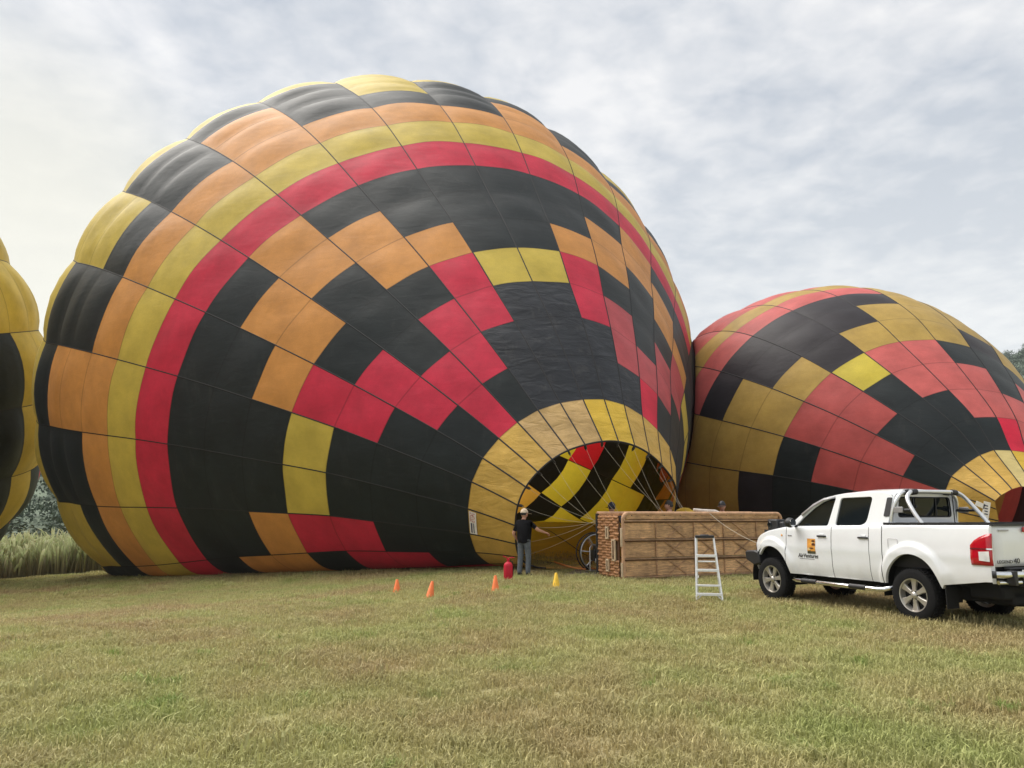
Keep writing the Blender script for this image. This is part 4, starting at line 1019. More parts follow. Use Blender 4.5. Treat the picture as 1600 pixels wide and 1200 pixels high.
    for i_, v in enumerate(b.v): b.v[i_] = (v[0] * 1.04, v[1] * .80, v[2] + .012 * math.sin(i_ * 1.3))
    b.build('shirt_hem', shirt, root)
    return root, k
def hair(root, k, turn, mat, cap=None, brim=False):
    rt = Matrix.Rotation(turn, 3, 'Z'); b = MB(); n = 18; vs = []; rings = 8
    for i in range(rings + 1):
        u = (math.pi * .60) * i / rings
        for j in range(n):
            v = 2 * math.pi * j / n; x = math.sin(u) * math.cos(v); y = math.sin(u) * math.sin(v); z = math.cos(u)
            if y > .3 and z < .35: z = .35 + (z - .35) * .25
            vs.append(Vector((0, .015, 1.613)) * k + rt @ Vector((x * .086, y * .107, z * .128 + .004 * math.sin(9 * v + 4 * u))) * k)
    b.add(vs, [(i * n + j, i * n + (j + 1) % n, (i + 1) * n + (j + 1) % n, (i + 1) * n + j) for i in range(rings) for j in range(n)]); b.build('hair', mat, root)
    if cap:
        b = MB(); vs = []
        for i in range(7):
            u = (math.pi * .47) * i / 6
            for j in range(n):
                v = 2 * math.pi * j / n; vs.append(Vector((0, .012, 1.625)) * k + rt @ Vector((math.sin(u) * math.cos(v) * .094, math.sin(u) * math.sin(v) * .113, math.cos(u) * .128)) * k)
        b.add(vs, [(i * n + j, i * n + (j + 1) % n, (i + 1) * n + (j + 1) % n, (i + 1) * n + j) for i in range(6) for j in range(n)])
        if brim:
            P = [[Vector((0, .012, 1.63)) * k + rt @ Vector((.085 * math.sin(a) * s_, .10 * math.cos(a) * s_ + (s_ - 1) * .25, -.004 - .02 * (s_ - 1) / .4)) * k for a in np.linspace(-1.1, 1.1, 9)] for s_ in (1.0, 1.2, 1.4)]
            b.grid(np.array(P))
        b.build('cap', cap, root)
mp_ = at_z(819, 901.5, 0.0)
man, kk = person('man in a black shirt and jeans seen from behind at the balloon mouth', (mp_[0], mp_[1], 0), R(-38), ((-.30, .10, .93), (.42, .38, 1.12)), M_SHIRT, M_JEAN, headturn=R(-14), hgt=1.70, stride=.03)
hair(man, kk, R(-14), M_HAIR, M_CAPP, True)
def behind(px, depth, label, face, turn, cap, shirt, hgt):
    x = (px - 800) / F_PX * depth
    r_, k_ = person(label, (x, depth, 0), face, ((-.24, .28, 1.1), (.24, .28, 1.1)), shirt, M_JEAN, headturn=turn, hgt=hgt)
    hair(r_, k_, turn, M_HAIR, cap, cap is not None)
behind(954, 21.0, 'person in a navy cap behind the wicker end of the basket', R(10), R(10), M_NAVY, M_BLUE, 1.88)
behind(1043, 21.4, 'dark haired person behind the basket looking toward the balloon mouth', R(60), R(25), None, M_SHIRT, 1.94)
behind(1124, 22.0, 'person in a black cap behind the basket facing the field', R(165), R(-15), M_BLACK, M_SHIRT, 1.92)
# gathered scoop fabric and white cuff at the basket's top edge
gp = basket_pt(2.75, BD + .12, 1.60); b = MB()
vs = []; n = 12
for i in range(7):
    for j in range(n):
        a = 2 * math.pi * j / n; rr = (.03, .10, .13, .12, .13, .09, .03)[i] * (1 + .3 * math.sin(3 * a + i)); vs.append((gp[0] - .22 + i * .09, gp[1] + rr * math.cos(a) * .7, gp[2] + .06 + rr * math.sin(a) * .8 - .01 * i))
b.add(vs, [(i * n + j, i * n + (j + 1) % n, (i + 1) * n + (j + 1) % n, (i + 1) * n + j) for i in range(6) for j in range(n)])
o = b.build('gathered_scoop_cloth', FB['bright'], None); tag(o, 'bunch of yellow scoop fabric gathered on the top edge of the basket', 'fabric bundle')
b = MB(); b.tube([gp + np.array([.25, .02, .10]), gp + np.array([.5, .03, .07]), gp + np.array([.85, .05, .05]), gp + np.array([1.0, .05, -.02])], [.04, .05, .055, .05], 10)
o = b.build('rolled_cloth', simple('cloth_white', (.62, .58, .52), .85, var=.2)); tag(o, 'white rolled cloth lying along the top edge of the basket', 'cloth')
# ------------------------------------------------------------------ white double-cab pickup
M_WHITE = simple('paint_white', (0.77, 0.79, 0.815), 0.22, var=.03, nscale=3, coat=.6); _t = M_WHITE.node_tree; _b = _t.nodes['Principled BSDF']; _src = _b.inputs['Base Color'].links[0].from_socket      # road dust low on the body
_tc = nd(_t, 'ShaderNodeTexCoord'); _sp = nd(_t, 'ShaderNodeSeparateXYZ'); _t.links.new(_tc.outputs['Object'], _sp.inputs[0])
_mr = nd(_t, 'ShaderNodeMapRange'); _mr.inputs[1].default_value = 1.0; _mr.inputs[2].default_value = .5; _mr.inputs[3].default_value = 0.0; _mr.inputs[4].default_value = .5; _t.links.new(_sp.outputs[2], _mr.inputs[0])
_n = nd(_t, 'ShaderNodeTexNoise', i_Scale=5.0, i_Detail=8.0, i_Roughness=.7); _t.links.new(_tc.outputs['Object'], _n.inputs['Vector'])
_m = nd(_t, 'ShaderNodeMath', operation='MULTIPLY'); _t.links.new(_mr.outputs[0], _m.inputs[0]); _t.links.new(_n.outputs['Fac'], _m.inputs[1])
_x = nd(_t, 'ShaderNodeMixRGB'); _x.inputs[2].default_value = (.36, .30, .22, 1); _t.links.new(_m.outputs[0], _x.inputs[0]); _t.links.new(_src, _x.inputs[1]); _t.links.new(_x.outputs[0], _b.inputs['Base Color'])
M_GLASS = simple('tinted_glass', (0.008, 0.011, 0.013), 0.05, var=.1, spec=.32)
M_CHROME = simple('chrome', (0.75, 0.76, 0.77), 0.12, metal=1.0, var=.05); M_RUB = simple('tyre_rubber', (0.012, 0.012, 0.0125), 0.9, spec=.2, var=.25, bump=.3, bscale=40); M_RIM = simple('alloy_silver', (0.52, 0.50, 0.46), 0.35, metal=.7, var=.1)
M_TRIM = simple('black_trim', (0.016, 0.016, 0.018), 0.55, var=.15); M_UNDER = simple('underbody', (0.008, 0.008, 0.009), 0.9); M_LENS = simple('lamp_red', (0.42, 0.006, 0.016), 0.12, var=.15, coat=.5); M_CLEAR = simple('lamp_clear', (0.66, 0.66, 0.66), 0.15, var=.2, coat=.5)
M_BAR = simple('polished_bar', (0.72, 0.73, 0.74), 0.25, metal=.6, var=.04); M_INK = simple('decal_black', (0.02, 0.02, 0.02), 0.5); M_GREY = simple('badge_grey', (0.35, 0.35, 0.36), 0.4, metal=.4); M_DORA = simple('decal_orange', (0.75, 0.34, 0.06), 0.5, var=.25, nscale=10); M_DBR = simple('decal_brown', (0.10, 0.03, 0.012), 0.5); M_DGR = simple('decal_olive', (0.06, 0.06, 0.03), 0.5); M_DCR = simple('decal_cream', (0.75, 0.55, 0.25), 0.5)
TA = R(112.28); truck = thing('pickup_truck', 'white double cab pickup with chrome roll bar parked beside the basket', 'pickup truck', (6.883, 12.177, 0.0), TA)
XC = (0.0, 3.09)
def zbot(x):
    z = 0.53 if -0.5 < x < 3.6 else (0.58 + .10 * min(1, (-x - .5) / .7) if x < 0 else .62)
    for c in XC:
        if abs(x - c) < .5: z = max(z if abs(x - c) > .47 else .5, .42 + .58 * math.sqrt(max(0, 1 - ((x - c) / .5) ** 2)))
    return z
def ztop(x): return float(np.interp(x, [-1.3, .53, 1.6, 2.5, 2.75, 3.2, 3.45, 3.56, 3.63], [1.44, 1.415, 1.375, 1.345, 1.34, 1.265, 1.19, 1.13, 1.02]))
def ybody(x, z):
    y = .872
    if x > 2.7: y -= .13 * ((x - 2.7) / .93) ** 2.4
    if z < .78: y -= .05 * ((.78 - z) / .28) ** 2
    if z > 1.08: y -= .035 * ((z - 1.08) / .32) ** 1.6
    y += .010 * math.exp(-((z - 1.0) / .05) ** 2)
    for c in XC:
        rr = math.hypot((x - c) / .5, (z - .42) / .58)
        y += .042 * (1 - float(sstep(1.20, 1.33, rr)))
    return y
def side_panel(name, x0, x1, sg, curl=True, extra=0):
    xs = set(np.linspace(x0, x1, 18 + extra).tolist())
    for c in XC:
        for a in np.linspace(0, math.pi, 27):
            x = c + .4995 * math.cos(a)
            if x0 < x < x1: xs.add(x)
    xs = sorted(xs); P = []
    for x in xs:
        zb_, zt = zbot(x), ztop(x); zz = np.linspace(zb_, zt, 15); col = [(x, ybody(x, zb_) - .05, zb_ - .004)] + [(x, ybody(x, z), z) for z in zz]
        if curl: col += [(x, ybody(x, zt) - .012, zt + .012), (x, ybody(x, zt) - .05, zt + .018), (x, ybody(x, zt) - .10, zt + .016)]
        P.append([(a, sg * b_, c_) for a, b_, c_ in col])
    b = MB(); b.grid(np.array(P)); o = b.build(name, M_WHITE, truck, angle=50); return o
doors = {}
for sg in (1, -1):
    side_panel('bed_side', -1.275, .515, sg); side_panel('cab_corner', .53, .775, sg); side_panel('fender', 2.672, 3.63, sg)
    for nm, x0, x1, hx in (('rear', .785, 1.572, .89), ('front', 1.584, 2.66, 1.79)):
        d = side_panel('door', x0, x1, sg); doors[(nm, sg)] = d
        b = MB(); yy = sg * (ybody(hx, 1.22) + .012); b.box((hx, yy, 1.215), (.20, .028, .03)); b.build('handle', M_TRIM, d, bevel=.008)
        b = MB(); b.box((hx, yy - sg * .012, 1.243), (.11, .012, .03)); b.build('handle_recess', M_WHITE, d, bevel=.005)
# shell behind the panel gaps, chassis, arch liners
b = MB(); b.box((1.15, 0, .93), (4.7, 1.30, .72)); b.build('inner_shell', M_UNDER, truck)
b = MB(); b.box((1.2, 0, .45), (4.9, .9, .2)); b.box((-1.0, 0, .52), (.5, 1.3, .18)); b.build('chassis', M_UNDER, truck, bevel=.03)
b = MB(); b.lathe([(.05, -.1), (.30, -.1), (.37, -.05), (.37, .05), (.30, .1), (.05, .1)], (-.95, 0, .42), 24, 'z'); b.build('spare_wheel', M_RUB, truck)
for c in XC:
    for sg in (1, -1):
        P = [[(c + .56 * math.cos(a), sg * y_, .42 + .62 * math.sin(a)) for y_ in (.55, .86)] for a in np.linspace(-.15, math.pi + .15, 20)]
        b = MB(); b.grid(np.array(P)); b.build('arch_liner', M_UNDER, truck, angle=180)
    b = MB(); b.tube([(c, -.75, .40), (c, .75, .40)], .06, 10); b.build('axle', M_UNDER, truck)
# hood, cowl and nose
P = []
for x in np.linspace(2.62, 3.60, 14):
    w = ybody(x, ztop(x)) - .10; P.append([(x, y_, ztop(x) + .016 + .055 * (1 - (y_ / w) ** 2) * float(np.interp(x, [2.6, 3.4, 3.6], [1, 1, .5]))) for y_ in np.linspace(-w, w, 15)])
b = MB(); b.grid(np.array(P)); b.build('hood', M_WHITE, truck, angle=50)
b = MB(); b.box((3.56, 0, .93), (.12, 1.35, .36)); b.build('grille', M_TRIM, truck, bevel=.03)
for sg in (1, -1):
    P = [[(3.635 - .25 * t_ ** 1.5 + .0, sg * (.55 + .22 * t_), z) for t_ in np.linspace(0, 1, 6)] for z in np.linspace(.95, 1.12, 4)]
    b = MB(); b.grid(np.array(P)); o = b.build('headlight', M_CLEAR, truck); o.modifiers.new('s', 'SOLIDIFY').thickness = .03
bp = [(3.50, .62), (3.62, .60), (3.90, .70), (3.94, .88), (3.60, .90), (3.50, .84)]
b = MB(); b.prism(bp, -.78, .78); b.build('front_bumper', M_TRIM, truck, bevel=.03)
for sg in (1, -1):
    b = MB(); b.prism([(3.42, .66), (3.60, .61), (3.84, .71), (3.86, .87), (3.60, .90), (3.46, .86)], sg * .60, sg * .86); b.build('bumper_wing', M_TRIM, truck, bevel=.025)
b = MB(); b.box((3.20, .60, 1.385), (.28, .22, .22)); b.box((3.02, .60, 1.37), (.16, .14, .16)); bl = b.build('hood_housing', M_TRIM, truck, bevel=.03)  # unidentified black housing on the hood, with a dark round face
b = MB(); b.lathe([(0, .02), (.05, .012), (.06, 0)], (3.27, .715, 1.39), 14, 'y'); b.build('lens', M_GLASS, bl)
# greenhouse: pierced side frames, panes set back, roof, screens
def ygh(z): return .795 - (z - 1.36) * .255
OUT = [(2.68, 1.345), (2.40, 1.555), (2.14, 1.735), (1.90, 1.862), (1.55, 1.928), (1.05, 1.958), (.62, 1.955), (.45, 1.925), (.39, 1.84), (.42, 1.60), (.44, 1.40), (1.6, 1.37)]
W1 = [(2.47, 1.375), (2.30, 1.535), (2.10, 1.685), (1.90, 1.80), (1.72, 1.858), (1.585, 1.872), (1.70, 1.392)]
W2 = [(1.535, 1.40), (1.475, 1.865), (.84, 1.878), (.80, 1.85), (.86, 1.50), (.90, 1.44), (.98, 1.41)]
def smooth_poly(p, r=.035, n=4):
    out = []
    for i, c in enumerate(p):
        a = Vector(p[i - 1]); c = Vector(c); d = Vector(p[(i + 1) % len(p)]); ra = min(r, (a - c).length * .45); rd = min(r, (d - c).length * .45)
        q0 = c + (a - c).normalized() * ra; q1 = c + (d - c).normalized() * rd
        for t_ in np.linspace(0, 1, n): out.append(tuple(q0.lerp(c, t_).lerp(c.lerp(q1, t_), t_)))
    return out
def pierced(outer, holes, f, name, mat, thick):
    bm = bmesh.new(); es = []
    for loop in [outer] + holes:
        vv = [bm.verts.new((x, 0, z)) for x, z in loop]; es += [bm.edges.new((vv[i], vv[(i + 1) % len(vv)])) for i in range(len(vv))]
    bmesh.ops.triangle_fill(bm, use_beauty=True, use_dissolve=False, edges=es)
    for v in bm.verts: v.co = Vector(f(v.co.x, v.co.z))
    me = bpy.data.meshes.new(name); bm.to_mesh(me); bm.free(); me.materials.append(mat)
    o = add_obj(name, me, truck); sm = o.modifiers.new('s', 'SOLIDIFY'); sm.thickness = thick; sm.offset = 0
    bv = o.modifiers.new('b', 'BEVEL'); bv.width = .006; bv.segments = 2; bv.limit_method = 'ANGLE'; return o
for sg in (1, -1):
    pierced(smooth_poly(OUT, .06), [smooth_poly(W1), smooth_poly(W2, .05)], lambda x, z: (x, sg * ygh(z), z), 'cab_side_frame', M_WHITE, .035)
    for W, nm in ((W1, 'front'), (W2, 'rear')):
        p = smooth_poly(W, .04); cx = sum(q[0] for q in p) / len(p); cz = sum(q[1] for q in p) / len(p)
        b = MB(); vs = [(cx + (x - cx) * 1.02, sg * (ygh(cz + (z - cz) * 1.02) - .010), cz + (z - cz) * 1.02) for x, z in p]
        b.add(vs, [tuple(range(len(vs)))]); o = b.build('window_pane', M_GLASS, doors[(nm, sg)], smooth=False); o.modifiers.new('s', 'SOLIDIFY').thickness = .006
    b = MB(); q = [(2.36, 1.60), (2.10, 1.775), (1.86, 1.878), (1.60, 1.90), (1.60, 1.868), (1.84, 1.835), (2.08, 1.725), (2.32, 1.555)]
    b.add([(x, sg * (ygh(z) + .022 + (.02 if i > 3 else 0)), z) for i, (x, z) in enumerate(q)], [(0, 1, 6, 7), (1, 2, 5, 6), (2, 3, 4, 5)]); o = b.build('rain_visor', M_TRIM if sg < 0 else M_GREY, truck); o.modifiers.new('s', 'SOLIDIFY').thickness = .004
    b = MB(); q = smooth_poly([(.535, 1.56), (.50, 1.86), (.40, 1.86), (.425, 1.56)], .02); b.add([(x, sg * (ygh(z) + .022), z) for x, z in q], [tuple(range(len(q)))]); o = b.build('quarter_trim', M_TRIM, truck, smooth=False); o.modifiers.new('s', 'SOLIDIFY').thickness = .006
    # mirror
    b = MB(); b.lathe([(0, -.07), (.06, -.065), (.085, -.02), (.085, .03), (.07, .06), (0, .065)], (0, 0, 0), 16, 'x')
    for i_, v in enumerate(b.v): b.v[i_] = (2.40 + v[0], sg * (.99 + v[1] * 1.15), 1.44 + v[2] * 1.05)
    b.tube([(2.44, sg * .80, 1.37), (2.42, sg * .95, 1.40)], .025, 8); mo = b.build('wing_mirror', M_TRIM, truck)
    b = MB(); b.lathe([(0, 0), (.07, 0), (.07, .004), (0, .004)], (2.33, sg * .99, 1.44), 16, 'x'); b.build('mirror_glass', M_CHROME, mo)
RX = [(1.93, 1.845), (1.80, 1.888), (1.55, 1.926), (1.05, 1.956), (.62, 1.953), (.47, 1.93), (.40, 1.885)]
P = []
for x, z in RX:
    w = ygh(z) + .01; P.append([(x, y_, z + .058 * (1 - abs(y_ / w) ** 2.5)) for y_ in np.linspace(-w, w, 17)])
b = MB(); b.grid(np.array(P)); o = b.build('roof', M_WHITE, truck, angle=60); o.modifiers.new('s', 'SOLIDIFY').thickness = .02
P = [[(2.66 - .76 * t_ + .10 * (1 - (y_ / .8) ** 2), y_ * (1 - .17 * t_), 1.35 + .53 * t_ + .02 * (1 - (y_ / .8) ** 2)) for y_ in np.linspace(-.76, .76, 11)] for t_ in np.linspace(0, 1, 7)]
b = MB(); b.grid(np.array(P)); b.build('windscreen', M_GLASS, truck, angle=180)
RWIN = smooth_poly([(-.60, 1.555), (-.56, 1.865), (.56, 1.865), (.60, 1.555)], .06, 5)
xr = lambda z: .425 - (z - 1.4) * .06
pierced(smooth_poly([(-.77, 1.38), (-.66, 1.93), (.66, 1.93), (.77, 1.38)], .05), [RWIN], lambda y, z: (xr(z), y, z), 'cab_back_panel', M_WHITE, .03)
b = MB(); b.add([(xr(z) + .008, y * 1.02, z) for y, z in RWIN], [tuple(range(len(RWIN)))]); rw = b.build('rear_window', M_GLASS, truck, smooth=False); rw.modifiers.new('s', 'SOLIDIFY').thickness = .006
for y_ in (-.26, .24):
    b = MB(); b.box((xr(1.71) - .006, y_, 1.71), (.012, .022, .30)); b.build('window_divider', M_TRIM, rw)
b = MB(); b.tube([(xr(z) - .012, y, z) for y, z in RWIN + RWIN[:1]], .012, 6); b.build('window_seal', M_TRIM, rw)
b = MB(); b.box((xr(1.71) - .012, .20, 1.72), (.02, .03, .05)); b.build('window_latch', M_TRIM, rw)
# load bed
b = MB(); b.box((-.38, 0, .80), (1.72, 1.44, .03)); b.box((.46, 0, 1.10), (.04, 1.5, .60)); b.box((-.38, .73, 1.10), (1.74, .03, .62)); b.box((-.38, -.73, 1.10), (1.74, .03, .62)); b.build('bed_liner', M_TRIM, truck)
for sg in (1, -1):
    b = MB(); P = [(x, sg * (ybody(x, ztop(x)) - .055), ztop(x) + .03) for x in np.linspace(-1.26, .50, 8)]
    for i_ in range(7): b.box(((P[i_][0] + P[i_ + 1][0]) / 2, P[i_][1], (P[i_][2] + P[i_ + 1][2]) / 2), (P[i_ + 1][0] - P[i_][0] + .002, .10, .035))
    b.build('bed_rail_cap', M_TRIM, truck)
tg_y = .815
P = [[(-1.29 - .012 * math.sin(math.pi * (z - .88) / .56), y_, z) for y_ in np.linspace(-tg_y, tg_y, 9)] for z in np.linspace(.885, 1.44, 9)]
b = MB(); b.grid(np.array(P)); tail = b.build('tailgate', M_WHITE, truck, angle=60); tail.modifiers.new('s', 'SOLIDIFY').thickness = .04
b = MB(); b.box((-1.285, 0, 1.452), (.06, tg_y * 2, .025)); b.build('tailgate_cap', M_TRIM, tail)
b = MB(); b.box((-1.318, 0, 1.385), (.025, .44, .07)); b.build('tailgate_handle', M_LENS, tail, bevel=.01)
for sg in (1, -1):
    P = [[(-1.275 - .02 * math.sin(math.pi * t_ / 2), sg * (ybody(-1.275, z) * (1 - t_) + tg_y * t_ + .004), z) for t_ in np.linspace(0, 1, 6)] for z in np.linspace(.66, ztop(-1.27), 10)]
    b = MB(); b.grid(np.array(P)); b.build('rear_corner', M_WHITE, truck, angle=70)
    # wrap-round tail lamp
    path = [(-1.00, .0), (-1.06, .0), (-1.14, .0), (-1.22, .0), (-1.275, .0), (-1.292, .012), (-1.298, .03)]; tops = [1.17, 1.235, 1.285, 1.315, 1.33, 1.335, 1.335]
    P = []
    for (x, ins), zt_ in zip(path, tops): P.append([(x - (.010 if ins else 0), sg * (ybody(max(x, -1.27), z) + .014 - ins), z) for z in np.linspace(.90, zt_, 10)])
    b = MB(); b.grid(np.array(P)); lamp = b.build('tail_lamp', M_LENS, truck, angle=60); lamp.modifiers.new('s', 'SOLIDIFY').thickness = .02
    b = MB(); b.grid(np.array([[(x - (.016 if ins else .002), sg * (ybody(max(x, -1.27), z) + .020 - ins), z) for z in (1.115, 1.135)] for x, ins in path])); b.build('lamp_strip', M_CHROME, lamp)
    P = [[(-1.135 - .155 * t_, sg * (ybody(-1.2, 1) + .024), .955 + .14 * s_ + .02 * (1 - t_) * (.5 - s_)) for s_ in np.linspace(0, 1, 5)] for t_ in np.linspace(0, 1, 5)]
    b = MB(); b.grid(np.array(P)); b.build('reversing_lens', M_CLEAR, lamp)
# lettering and decals
def put_text(s_, size, origin, ax, up, mat, name, parent, shear=0.0, sx=1.0, spacing=1.0):
    me = text_mesh(s_, size, .002, shear, spacing); n_ = Vector(ax).cross(Vector(up)); 
    for v in me.vertices: v.co = Vector(origin) + Vector(ax) * v.co.x * sx + Vector(up) * v.co.y + n_ * v.co.z
    me.materials.append(mat); return add_obj(name, me, parent)
put_text('LEGEND', .062, (-1.312, .79, .93), (0, -1, 0), (0, 0, 1), M_INK, 'lettering', tail, sx=1.35)
put_text('40', .10, (-1.312, .45, .925), (0, -1, 0), (0, 0, 1), M_INK, 'lettering', tail, sx=1.25)
b = MB(); b.box((-1.312, .60, 1.375), (.006, .20, .022)); b.build('maker_badge', M_GREY, tail)
dy = lambda x, z: ybody(x, z) + .004
fd = doors[('front', 1)]
b = MB(); b.grid(np.array([[(x, dy(x, z), z) for x in np.linspace(2.135, 1.945, 4)] for z in np.linspace(.905, 1.165, 5)])); b.build('door_picture', M_DORA, fd)
def blob(cx, cz, rx, rz, mat, e=.003):
    b = MB(); b.add([(cx + rx * math.cos(a), dy(cx, cz) + e, cz + rz * math.sin(a)) for a in np.linspace(0, 2 * math.pi, 18)[:-1]], [tuple(range(17))]); b.build('picture_shape', mat, fd)
blob(1.99, 1.125, .04, .018, M_DBR); blob(1.985, 1.062, .042, .03, M_DBR); blob(2.01, 1.095, .03, .012, M_DCR, .004); blob(2.085, .985, .04, .022, M_DCR); blob(2.03, 1.0, .05, .012, M_DBR)
b = MB(); b.grid(np.array([[(x, dy(x, z) + .003, z) for x in (2.133, 1.947)] for z in (.905, .95)])); b.build('picture_shape', M_DGR, fd)
put_text('AirVentures', .105, (2.375, dy(2.15, .86), .832), (-1, 0, 0), (0, 0, 1), M_INK, 'lettering', fd, shear=.25, sx=.92)
b = MB(); b.box((2.16, dy(2.16, .81), .812), (.36, .002, .008)); b.build('strap_line', M_GREY, fd)
b = MB(); b.box((2.60, dy(2.60, 1.2), 1.205), (.035, .004, .022)); b.box((2.545, dy(2.55, 1.2), 1.205), (.05, .004, .016)); b.build('engine_badge', M_GREY, fd)
b = MB(); b.lathe([(0, .012), (.018, .008), (.02, 0)], (2.78, ybody(2.78, 1.2), 1.205), 12, 'y'); b.build('side_repeater', M_DORA, truck)
b = MB(); b.tube([(x_, ybody(.3, 1.1) + .001, z_) for x_, z_ in smooth_poly([(.22, 1.06), (.40, 1.06), (.40, 1.22), (.22, 1.22)], .03) + [(.22, 1.09)]], .003, 4); b.build('fuel_flap_line', M_GREY, truck)
# wheels
def wheel(c, sg):
    w = bpy.data.objects.new('wheel', None); COL.objects.link(w); w.parent = truck; w.location = (c, sg * .77, .39); w.rotation_euler = (0, random.uniform(0, 1), 0 if sg > 0 else math.pi)
    b = MB(); b.lathe([(.245, -.12), (.33, -.135), (.375, -.115), (.39, -.08), (.39, .08), (.375, .115), (.33, .135), (.25, .125), (.24, .10)], (0, 0, 0), 56, 'y'); ty = b.build('tyre', M_RUB, w)
    b = MB()
    for k in range(48):
        for row_ in (-1, 0, 1):
            a = 2 * math.pi * (k + .33 * row_) / 48; b.box((.392 * math.cos(a), row_ * .07, .392 * math.sin(a)), (.016, .058, .032), rot=rotm('Y', -a) @ rotm('X', .3 * row_))
    tr_ = b.build('tread_blocks', M_RUB, ty, smooth=False); tr_['kind'] = 'stuff'
    b = MB(); b.lathe([(.20, -.10), (.245, -.11), (.252, .10), (.246, .122), (.232, .118), (.225, .06), (.21, .02)], (0, 0, 0), 48, 'y'); rm = b.build('rim', M_RIM, w)
    b = MB(); b.lathe([(.0, .03), (.21, .03), (.21, .025), (0, .02)], (0, 0, 0), 32, 'y'); b.build('brake_disc', M_UNDER, rm)
    for k in range(6):
        a = 2 * math.pi * k / 6; d0 = Vector((math.cos(a), 0, math.sin(a))); d1 = Vector((-math.sin(a), 0, math.cos(a))); vs = []
        for r_, hw, yy in ((.04, .028, .10), (.12, .030, .098), (.19, .042, .092), (.232, .056, .10)):
            for s_ in (-1, 1): vs += [tuple(d0 * r_ + d1 * hw * s_ + Vector((0, yy, 0))), tuple(d0 * r_ + d1 * hw * s_ * 1.15 + Vector((0, yy - .035, 0)))]
        fs = []
        for q_ in range(3):
            o_ = q_ * 4; fs += [(o_, o_ + 2, o_ + 6, o_ + 4), (o_, o_ + 4, o_ + 5, o_ + 1), (o_ + 2, o_ + 3, o_ + 7, o_ + 6)]
        b = MB(); b.add(vs, fs); b.build('spoke', M_RIM, rm, bevel=.006)
    b = MB(); b.lathe([(0, .125), (.03, .122), (.048, .108), (.05, .07)], (0, 0, 0), 20, 'y'); b.build('hub_cap', M_RIM, rm)
    for k in range(6):
        a = 2 * math.pi * (k + .5) / 6; b = MB(); b.lathe([(0, .012), (.009, .01), (.01, 0)], (.062 * math.cos(a), .095, .062 * math.sin(a)), 8, 'y'); b.build('wheel_nut', M_UNDER, rm)
for c in XC:
    for sg in (1, -1): wheel(c, sg)
# side steps
for sg in (1, -1):
    b = MB(); b.tube([(.42, sg * .80, .47), (.50, sg * .93, .43), (.62, sg * .955, .425), (2.36, sg * .955, .425), (2.46, sg * .92, .43), (2.52, sg * .80, .47)], .036, 12); st = b.build('side_step', M_CHROME, truck)
    for x in (.98, 2.05):
        b = MB(); b.tube([(x - .17, sg * .957, .432), (x + .17, sg * .957, .432)], .041, 12); b.build('step_pad', M_TRIM, st)
    for x in (.7, 2.3):
        b = MB(); b.tube([(x, sg * .60, .50), (x, sg * .95, .43)], .02, 8); b.build('step_bracket', M_UNDER, st)
    b = MB(); b.box((-.56, sg * .77, .40), (.012, .24, .30)); b.build('mud_flap', M_UNDER, truck)
# rear bumper and plate
for sg in (1, -1):
    b = MB(); b.tube([(-1.36, sg * .93, .79), (-1.44, sg * .88, .79), (-1.46, sg * .55, .79), (-1.44, sg * .40, .74), (-1.42, sg * .34, .62)], .046, 14); bb = b.build('bumper_tube', M_CHROME, truck)
    b = MB(); b.tube([(-1.38, sg * .90, .685), (-1.45, sg * .55, .685)], .028, 12); b.build('lower_tube', M_CHROME, bb)
    b = MB(); b.tube([(-1.34, sg * .955, .79), (-1.385, sg * .925, .79)], .05, 14); b.build('end_cap', M_TRIM, bb)
    b = MB(); b.box((-1.455, sg * .72, .745), (.12, .07, .20)); b.build('clamp', M_TRIM, bb, bevel=.012)
    b = MB(); b.box((-1.30, sg * .5, .74), (.25, .06, .10)); b.build('bumper_bracket', M_UNDER, bb)
b = MB(); b.box((-1.40, 0, .70), (.08, .95, .20)); b.box((-1.34, 0, .86), (.10, 1.3, .03)); b.build('bumper_step', M_TRIM, truck, bevel=.015)
b = MB(); b.box((-1.455, .26, .79), (.008, .50, .12)); pl = b.build('number_plate', M_CLEAR, truck, bevel=.004)
put_text('B 12', .10, (-1.461, .48, .752), (0, -1, 0), (0, 0, 1), M_INK, 'lettering', pl, sx=1.0)
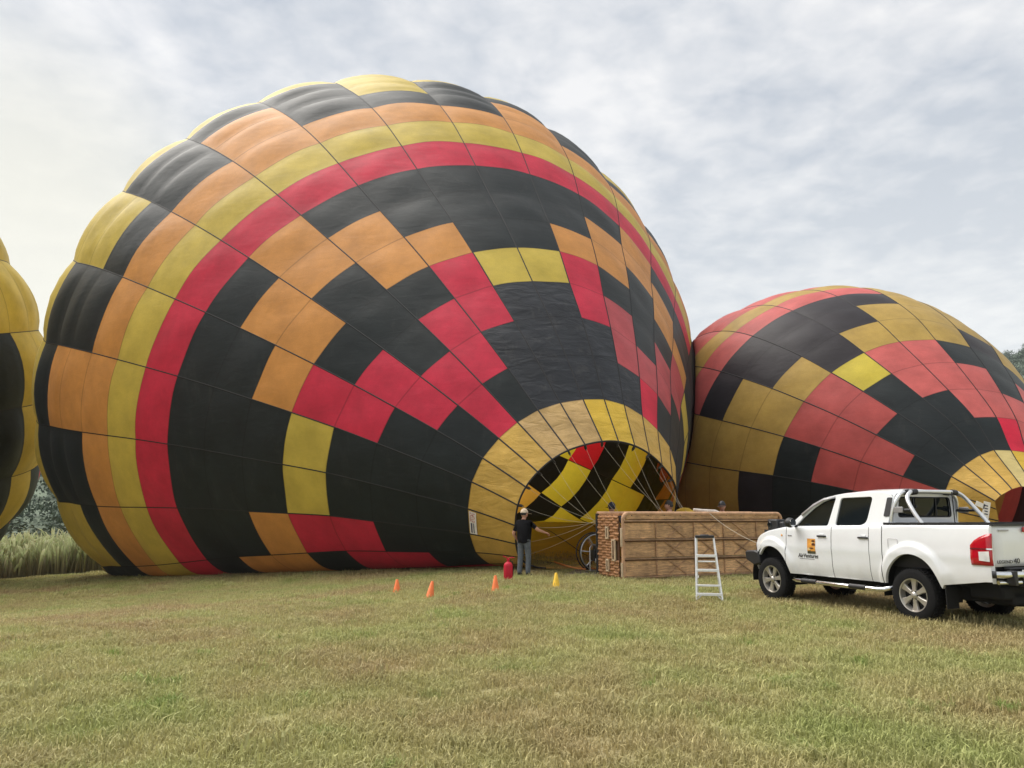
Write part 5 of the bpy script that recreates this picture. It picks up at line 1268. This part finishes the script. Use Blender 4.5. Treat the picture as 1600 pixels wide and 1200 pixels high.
# roll bar
def bar(pts, r=.036): 
    P = [Vector(p) for p in pts]; out = []
    for i in range(len(P) - 1):
        for t_ in [q_ / 6 for q_ in range(6)]:
            a = P[max(i - 1, 0)]; b_ = P[i]; c_ = P[i + 1]; d_ = P[min(i + 2, len(P) - 1)]
            out.append(b_ + .5 * t_ * ((c_ - a) + t_ * (2 * a - 5 * b_ + 4 * c_ - d_ + t_ * (3 * (b_ - c_) + d_ - a))))
    out.append(P[-1]); return out
rb = None
for xs_, xt in (((.43, .41, .345, .335), .335), ((-.16, -.02, .14, .19), .20)):
    pts_ = [(xs_[0], .73, 1.43), (xs_[1], .725, 1.60), (xs_[2], .67, 1.82), (xs_[3], .56, 1.925), (xt, .40, 1.95), (xt, -.40, 1.95), (xs_[3], -.56, 1.925), (xs_[2], -.67, 1.82), (xs_[1], -.725, 1.60), (xs_[0], -.73, 1.43)]
    b = MB(); b.tube(bar(pts_), .031, 12); o = b.build('roll_bar', M_BAR, truck); rb = rb or o
for sg in (1, -1):
    b = MB(); b.tube([(.37, sg * .705, 1.66), (.05, sg * .715, 1.66)], .024, 10); b.build('roll_bar_brace', M_TRIM, rb)
    b = MB(); b.box((.27, sg * .735, 1.665), (.17, .02, .09)); b.build('bar_badge', M_GREY, rb, bevel=.006)
    for x in (.43, -.16):
        b = MB(); b.box((x, sg * .73, 1.455), (.13, .10, .02)); b.build('foot_plate', M_CHROME, rb, bevel=.004)
    b = MB(); b.tube([(.335, sg * .50, 1.94), (.335, sg * .40, 1.951)], .046, 10); b.tube([(.20, sg * .50, 1.94), (.20, sg * .40, 1.951)], .046, 10); b.build('bar_wrap', M_TRIM, rb)
b = MB(); b.tube([(.05, -.22, 1.40), (.06, -.22, 1.95)], .008, 6); b.build('radio_aerial', M_TRIM, truck)
# tether from the basket to the nose of the pickup
nose = np.array([6.883, 12.177, 0]) + np.array([math.cos(TA) * 3.55 - math.sin(TA) * .62, math.sin(TA) * 3.55 + math.cos(TA) * .62, .98])
b = MB(); b.tube([tether_a * (1 - t_) + nose * t_ + np.array([0, 0, -.10 * 4 * t_ * (1 - t_)]) for t_ in np.linspace(0, 1, 9)], .0045, 5); o = b.build('tether_rope', M_ROPE); tag(o, 'thin pale rope running from the basket to the nose of the pickup', 'rope')
